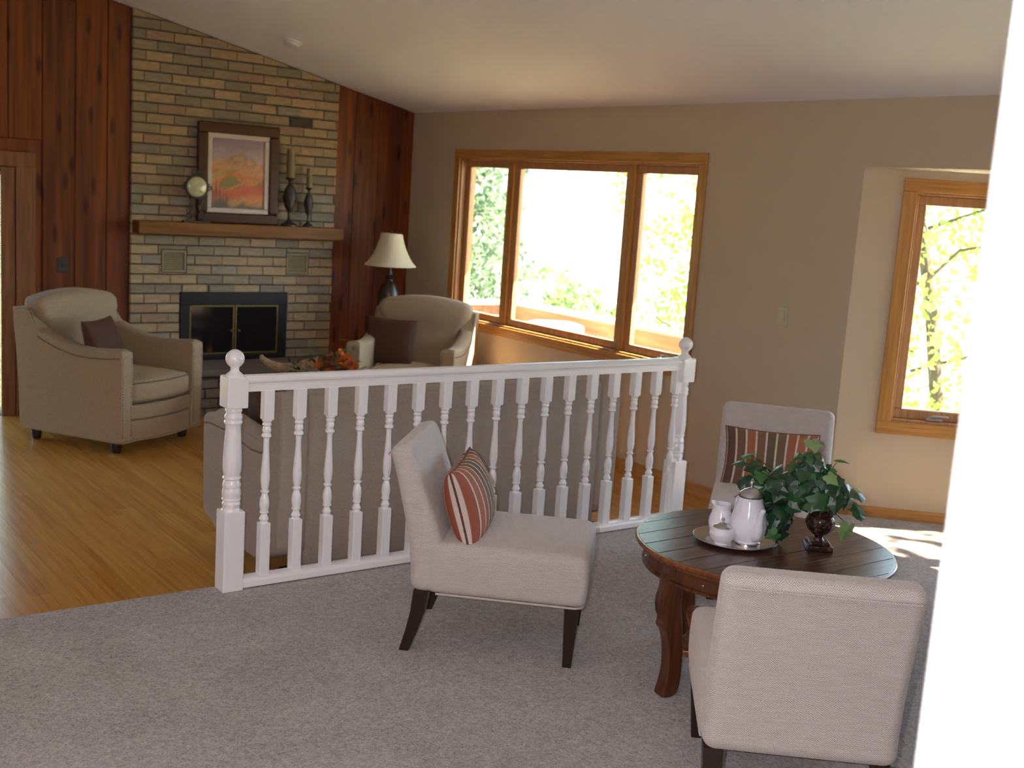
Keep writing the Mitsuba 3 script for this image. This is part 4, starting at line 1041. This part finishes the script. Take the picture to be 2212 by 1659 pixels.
e1 = np.array([-0.80, -0.25, 0.12]); e1 /= np.linalg.norm(e1); e3 = np.array([-0.30, 0.93, 0.25]); e3 -= e1 * (e1 @ e3); e3 /= np.linalg.norm(e3)
obj('cover', basis(m, (SX - 0.53, SY0 + 0.25, ZF + 0.685), e1, np.cross(e3, e1), e3), 'pillow_brown', k, smooth=True)

# ------------------------------------------------------------------ coffee table, centrepiece, lamp
ct = thing('coffee_table', 'dark coffee table in front of the fireplace under the flower arrangement', 'table')
CX, CY, CZ = -7.33, 3.68, 0.315
obj('top', bev(CX - 0.33, CX + 0.33, CY - 0.50, CY + 0.42, CZ - 0.035, CZ, 0.006, 2), 'table_dark', ct)
for sx in (-1, 1):
    for yy in (CY - 0.45, CY + 0.37):
        obj('leg', bev(CX + sx * 0.28 - 0.028, CX + sx * 0.28 + 0.028, yy - 0.028, yy + 0.028, ZF, CZ - 0.034, 0.004), 'table_dark', ct)
hc = thing('harvest_centerpiece', 'wicker horn spilling orange flowers and greenery on the coffee table', 'centerpiece')
lr = np.array([0.588, 0.806, 0.0]); lr /= np.linalg.norm(lr); lf_ = np.array([lr[1], -lr[0], 0])     # to the right and towards the room
C0 = np.array([-7.355, 3.70, CZ])
def hp_(a, b, z): return (C0 + lr * a + lf_ * b + np.array([0, 0, z])).tolist()
obj('tray', tube([hp_(-0.24, 0, 0.012), hp_(-0.1, 0, 0.012), hp_(0.1, 0, 0.012), hp_(0.24, 0, 0.012)], [0.012, 0.012, 0.012, 0.012], 8), 'table_dark', hc)
hpts = [hp_(-0.350, 0, 0.150), hp_(-0.345, 0, 0.125), hp_(-0.29, 0, 0.085), hp_(-0.20, 0, 0.062), hp_(-0.12, 0, 0.062), hp_(-0.03, 0, 0.082), hp_(0.06, 0, 0.095)]
hr = np.array([0.010, 0.020, 0.030, 0.038, 0.046, 0.058, 0.072])
tt = np.linspace(0, 1, 60); base_t = np.linspace(0, 1, len(hpts))
hpd = np.stack([np.interp(tt, base_t, np.array(hpts)[:, i]) for i in range(3)], 1)
for _ in range(4):
    hpd[1:-1] = (hpd[:-2] + hpd[1:-1] * 2 + hpd[2:]) / 4
hrd = np.interp(tt, base_t, hr) * (1 + 0.05 * np.cos(tt * 150))
hornm = tube(hpd, hrd, 18)
obj('horn', hornm, 'wicker', hc, smooth=True, label='tan wicker horn')
gl = []
for i in range(260):
    a_, b_ = rng.uniform(-0.15, 0.32), rng.normal(0.03, 0.07)
    z_ = 0.02 + abs(rng.normal(0, 0.06)) * (1.5 if a_ > 0.02 else 0.6)
    d = rng.normal(0, 1, 3); d[2] = abs(d[2]) * 0.4; d /= np.linalg.norm(d)
    s1 = np.cross(d, [0, 0, 1.0]); s1 /= np.linalg.norm(s1) + 1e-9
    p0 = np.array(hp_(a_, b_, z_)); L, w_ = rng.uniform(0.05, 0.11), rng.uniform(0.008, 0.018)
    q = np.array([p0, p0 + d * L * 0.5 + s1 * w_, p0 + d * L, p0 + d * L * 0.5 - s1 * w_])
    q[:, 2] = np.maximum(q[:, 2], CZ + 0.003)
    gl.append(trimesh.Trimesh(q, [[0, 1, 2], [0, 2, 3]], process=False))
obj('greenery', cat_(*gl), 'leaf_olive', hc, kind='stuff', label='olive green leaves')
pet = []
for ring_n, rr_, zz in ((9, 1.0, 0.0), (8, 0.72, 0.22), (6, 0.42, 0.38)):
    for j in range(ring_n):
        a_ = 2 * math.pi * j / ring_n + ring_n
        q = np.array([(0.15, -0.10, zz), (rr_, -0.22, zz + 0.25), (rr_ * 1.1, 0.0, zz + 0.22), (rr_, 0.22, zz + 0.25), (0.15, 0.10, zz)])
        R_ = np.array([[math.cos(a_), -math.sin(a_), 0], [math.sin(a_), math.cos(a_), 0], [0, 0, 1]])
        pet.append(trimesh.Trimesh(q @ R_.T, [[0, 1, 2], [0, 2, 4], [2, 3, 4]], process=False))
pet.append(trimesh.creation.icosphere(1, 0.25).apply_translation([0, 0, 0.3]))
petm = cat_(*pet)
flp = [mikit.ply(petm, 'flower_orange'), mikit.ply(petm, 'flower_rust')]
for i in range(36):
    a_, b_ = rng.uniform(0.05, 0.33), rng.normal(0.02, 0.05)
    z_ = 0.05 + 0.19 * rng.random() * (1 - abs(a_ - 0.19) / 0.22)
    d = np.array([0.5, -0.3, 0.7]) + rng.normal(0, 0.4, 3); d /= np.linalg.norm(d)
    s1 = np.cross(d, [0, 1.0, 0.1]); s1 /= np.linalg.norm(s1); s2 = np.cross(d, s1)
    sz = rng.uniform(0.024, 0.036)
    M = np.eye(4); M[:3, 0], M[:3, 1], M[:3, 2], M[:3, 3] = s1 * sz, s2 * sz, d * sz, hp_(a_, b_, z_)
    obj('flower', flp[0 if rng.random() < 0.62 else 1], None, hc, to_world=T(M.tolist()))
obj('stem', tube([hp_(0.20, 0.06, 0.03), hp_(0.30, 0.06, 0.07), hp_(0.40, 0.05, 0.125)], 0.0035, 6), 'leaf_olive', hc)

stb = thing('side_table', 'dark round side table in the corner under the lamp', 'table')
LX, LY, LZ = -8.47, 4.965, 0.43
obj('top', lathe([(0, 0), (0.22, 0), (0.225, -0.012), (0.215, -0.025), (0, -0.025), (0, 0)][::-1], 40, (LX, LY, LZ)), 'table_dark', stb, smooth=40)
obj('pedestal', lathe([(0, LZ - 0.026), (0.05, LZ - 0.03), (0.03, LZ - 0.08), (0.035, 0.15), (0.055, 0.05), (0.03, -0.02), (0.06, -0.08), (0.17, -0.135), (0.18, ZF), (0, ZF)], 28, (LX, LY, 0)), 'table_dark', stb, smooth=40)
lk = thing('table_lamp', 'table lamp with cream bell shade in the corner behind the armchair', 'lamp')
shp = [(0.090, 1.312), (0.092, 1.30), (0.103, 1.255), (0.121, 1.20), (0.147, 1.14), (0.180, 1.085), (0.216, 1.048), (0.220, 1.042)]
ins = [(r - 0.004, z) for r, z in shp][::-1]
obj('shade', lathe(shp + ins + [shp[0]], 48, (LX, LY, 0)), 'lamp_shade', lk, smooth=40, label='cream bell shaped shade')
obj('body', lathe([(0, LZ), (0.085, LZ), (0.085, LZ + 0.02), (0.05, LZ + 0.045), (0.035, LZ + 0.07), (0.045, LZ + 0.10), (0.075, LZ + 0.19), (0.092, LZ + 0.30), (0.090, LZ + 0.38), (0.070, LZ + 0.44), (0.036, LZ + 0.475), (0.030, LZ + 0.50), (0.042, LZ + 0.52), (0.020, LZ + 0.54), (0.012, LZ + 0.60), (0.010, 1.10), (0, 1.10)], 36, (LX, LY, 0)), 'lamp_base', lk, smooth=40, label='dark turned urn body')
hpz = [(LX, LY + 0.07 * math.sin(a), 1.10 + 0.20 * (0.5 - 0.5 * math.cos(a))) for a in np.linspace(0, math.pi, 9)]
obj('harp', tube([(LX, LY, 1.09), (LX, LY, 1.31), (LX, LY, 1.335)], [0.004, 0.004, 0.007], 8), 'brass_dull', lk)

# ------------------------------------------------------------------ outside
obj('ground', basis(trimesh.creation.box([160, 160, 0.2]), (-20, 60, -1.6), (1, 0, 0), (0, 1, 0), (0, 0, 1)), 'lawn', kind='structure', label='bright lawn beyond the deck')
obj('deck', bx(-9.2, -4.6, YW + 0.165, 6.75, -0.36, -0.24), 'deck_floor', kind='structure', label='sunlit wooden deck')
obj('exterior_wall_left', bx(XF - 0.5, XF - 0.165, YB, YW, -0.5, -0.2), 'exterior_siding', kind='structure')
obj('roof_eave', cat_(bx(XF - 0.8, XR + 0.3, YW + 0.16, YW + 1.0, 2.36, 2.46)), 'roof_shingle', kind='structure')
dr_ = thing('deck_railing', 'brown deck railing with a pale sunlit cap outside the large window', 'railing')
RY = 6.60
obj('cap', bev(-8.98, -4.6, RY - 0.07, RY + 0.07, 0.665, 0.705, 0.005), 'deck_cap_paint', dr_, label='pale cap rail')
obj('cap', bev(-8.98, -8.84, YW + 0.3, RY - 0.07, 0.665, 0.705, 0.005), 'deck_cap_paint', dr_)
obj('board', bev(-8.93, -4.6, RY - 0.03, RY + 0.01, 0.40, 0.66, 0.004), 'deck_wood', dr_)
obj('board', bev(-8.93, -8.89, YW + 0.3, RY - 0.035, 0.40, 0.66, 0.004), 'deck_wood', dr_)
obj('board', bev(-8.93, -4.6, RY - 0.03, RY + 0.01, -0.16, -0.08, 0.004), 'deck_wood', dr_)
bal = mikit.ply(bev(-0.019, 0.019, -0.019, 0.019, -0.239, 0.42, 0.003), 'deck_wood')
for i in range(30):
    obj('spindle', bal, None, dr_, to_world=T().translate([-8.8 + i * 0.142, RY + 0.03, 0]))
for xx in (-8.91, -7.4, -5.9, -4.7):
    obj('post', bev(xx - 0.045, xx + 0.045, RY - 0.055, RY + 0.035, -0.239, 0.664, 0.005), 'deck_wood', dr_)
tb = thing('deck_tub', 'round white tub on the deck behind the middle window pane', 'tub')
m = lathe([(0, -0.24), (0.22, -0.24), (0.24, -0.20), (0.255, 0.56), (0.262, 0.585), (0.255, 0.625), (0.20, 0.645), (0, 0.650)], 40, (-7.72, 6.17, 0))
obj('body', m, 'tub_white', tb, smooth=40)
obj('band', lathe([(0.252, 0.50), (0.259, 0.50), (0.261, 0.535), (0.252, 0.535), (0.252, 0.50)], 40, (-7.72, 6.17, 0)), 'tub_white', tb, smooth=40)

def tree(label, x, y, h, crown, nleaf, leaf, mat, seed, lean=0.0, twig=0, gz=-1.5, tr=1.0, bl=1.0, group='trees outside the windows'):
    """crown: list of (dx, dy, z, rx, rz) blobs."""
    k = thing('tree', label, 'tree', group)
    g = np.random.default_rng(seed)
    obj('trunk', tube([(x, y, gz), (x + lean * 0.3, y, gz + h * 0.35), (x + lean * 0.7, y, gz + h * 0.7), (x + lean, y, gz + h)], [0.16 * tr, 0.13 * tr, 0.09 * tr, 0.03 * tr], 8), 'bark', k, smooth=True)
    for j in range(twig):
        b0 = np.array([x + lean * 0.4, y, g.uniform(-0.3, 2.6)]); a_ = g.uniform(0, 2 * math.pi); L = g.uniform(1.2, 2.8) * bl
        p1 = b0 + np.array([math.cos(a_) * L * 0.5, math.sin(a_) * L * 0.5, L * 0.20]); p2 = b0 + np.array([math.cos(a_ + .3) * L, math.sin(a_ + .3) * L, L * g.uniform(0.1, 0.6)])
        obj('branch', tube([b0, p1, p2], [0.045 * tr, 0.03 * tr, 0.010 * tr], 6), 'bark', k, smooth=True)
    w = np.array([c[3] ** 2 * c[4] for c in crown]); w = w / w.sum()
    idx = g.choice(len(crown), nleaf, p=w)
    cr = np.array(crown)[idx]
    d = g.normal(0, 1, (nleaf, 3)); d /= np.linalg.norm(d, axis=1, keepdims=True)
    rad = g.uniform(0.25, 1, (nleaf, 1)) ** 0.5
    P_ = np.stack([x + cr[:, 0], y + cr[:, 1], cr[:, 2]], 1) + d * rad * np.stack([cr[:, 3], cr[:, 3], cr[:, 4]], 1)
    P_ += 0.25 * (meshkit.fbm(P_ * 1.3, 2, seed)[:, None] - 0.5)
    keep = meshkit.noise(P_ * 1.7, seed) > 0.34
    P_ = P_[keep]; nk = len(P_)
    a_ = g.normal(0, 1, (nk, 3)); a_ /= np.linalg.norm(a_, axis=1, keepdims=True)
    b_ = np.cross(a_, g.normal(0, 1, (nk, 3))); b_ /= np.linalg.norm(b_, axis=1, keepdims=True)
    s_ = leaf * g.uniform(0.6, 1.3, (nk, 1))
    q = np.stack([P_ - a_ * s_, P_ + b_ * s_ * 0.5, P_ + a_ * s_, P_ - b_ * s_ * 0.5], 1).reshape(-1, 3)
    f = np.arange(nk)[:, None] * 4
    F = np.vstack([np.hstack([f, f + 1, f + 2]), np.hstack([f, f + 2, f + 3])])
    obj('foliage', trimesh.Trimesh(q, F, process=False), mat, k, kind='stuff')
tree('grey-green conifer in the left pane of the large window', -14.6, 9.5, 7.0, [(0, 0, 0.4, 1.4, 1.2), (0.2, 0, 1.8, 1.1, 1.2), (0, 0, 3.4, 1.0, 1.2), (-1.2, 0.5, 1.4, 1.2, 1.4)], 11000, 0.07, 'foliage_pine', 11, twig=5, tr=0.6)
tree('low leafy bush behind the deck rail in the middle pane', -14.6, 12.2, 1.4, [(0, 0, -0.35, 1.0, 0.6), (0.9, 0.4, -0.8, 0.9, 0.45), (-0.8, 0, 0.3, 0.5, 0.35)], 4200, 0.07, 'foliage_mid', 12, tr=0.3)
tree('thin leafy tree in the right pane of the large window', -9.9, 9.9, 6.0, [(0, 0, 2.0, 1.1, 0.8), (0.2, 0, 0.1, 1.1, 0.7), (0.7, 0.3, 1.1, 0.9, 0.9), (0, 0, 3.6, 1.4, 1.0), (0, 0, 1.0, 0.8, 0.8)], 7000, 0.05, 'foliage_bright', 13, lean=1.5, twig=12, tr=0.3, bl=0.45)
tree('bright leafy tree filling the narrow bay window', -6.5, 10.5, 6.5, [(0, 0, 0.6, 1.5, 1.6), (0.8, 0.4, 2.0, 1.3, 1.2), (-0.4, 0, 3.6, 1.6, 1.2), (1.4, 0, 0.2, 1.2, 1.2)], 12000, 0.05, 'foliage_bright', 14, lean=-1.6, twig=10, tr=0.5)
tree('leafy tree outside the middle of the bay', -1.2, 10.0, 8.0, [(0, 0, 5.4, 1.5, 0.9), (1.2, -0.6, 5.8, 1.3, 0.9), (-1.3, 0.3, 6.0, 1.3, 0.9)], 1500, 0.10, 'foliage_mid', 15, twig=4)
tree('yellow-green tree outside the patio door', -16.5, 2.6, 6.0, [(0, 0, 2.4, 1.6, 1.2), (0.2, -0.8, 4.2, 1.6, 1.0), (0.4, 1.2, 2.6, 1.2, 1.0)], 3500, 0.10, 'foliage_bright', 16, twig=3, tr=0.6)
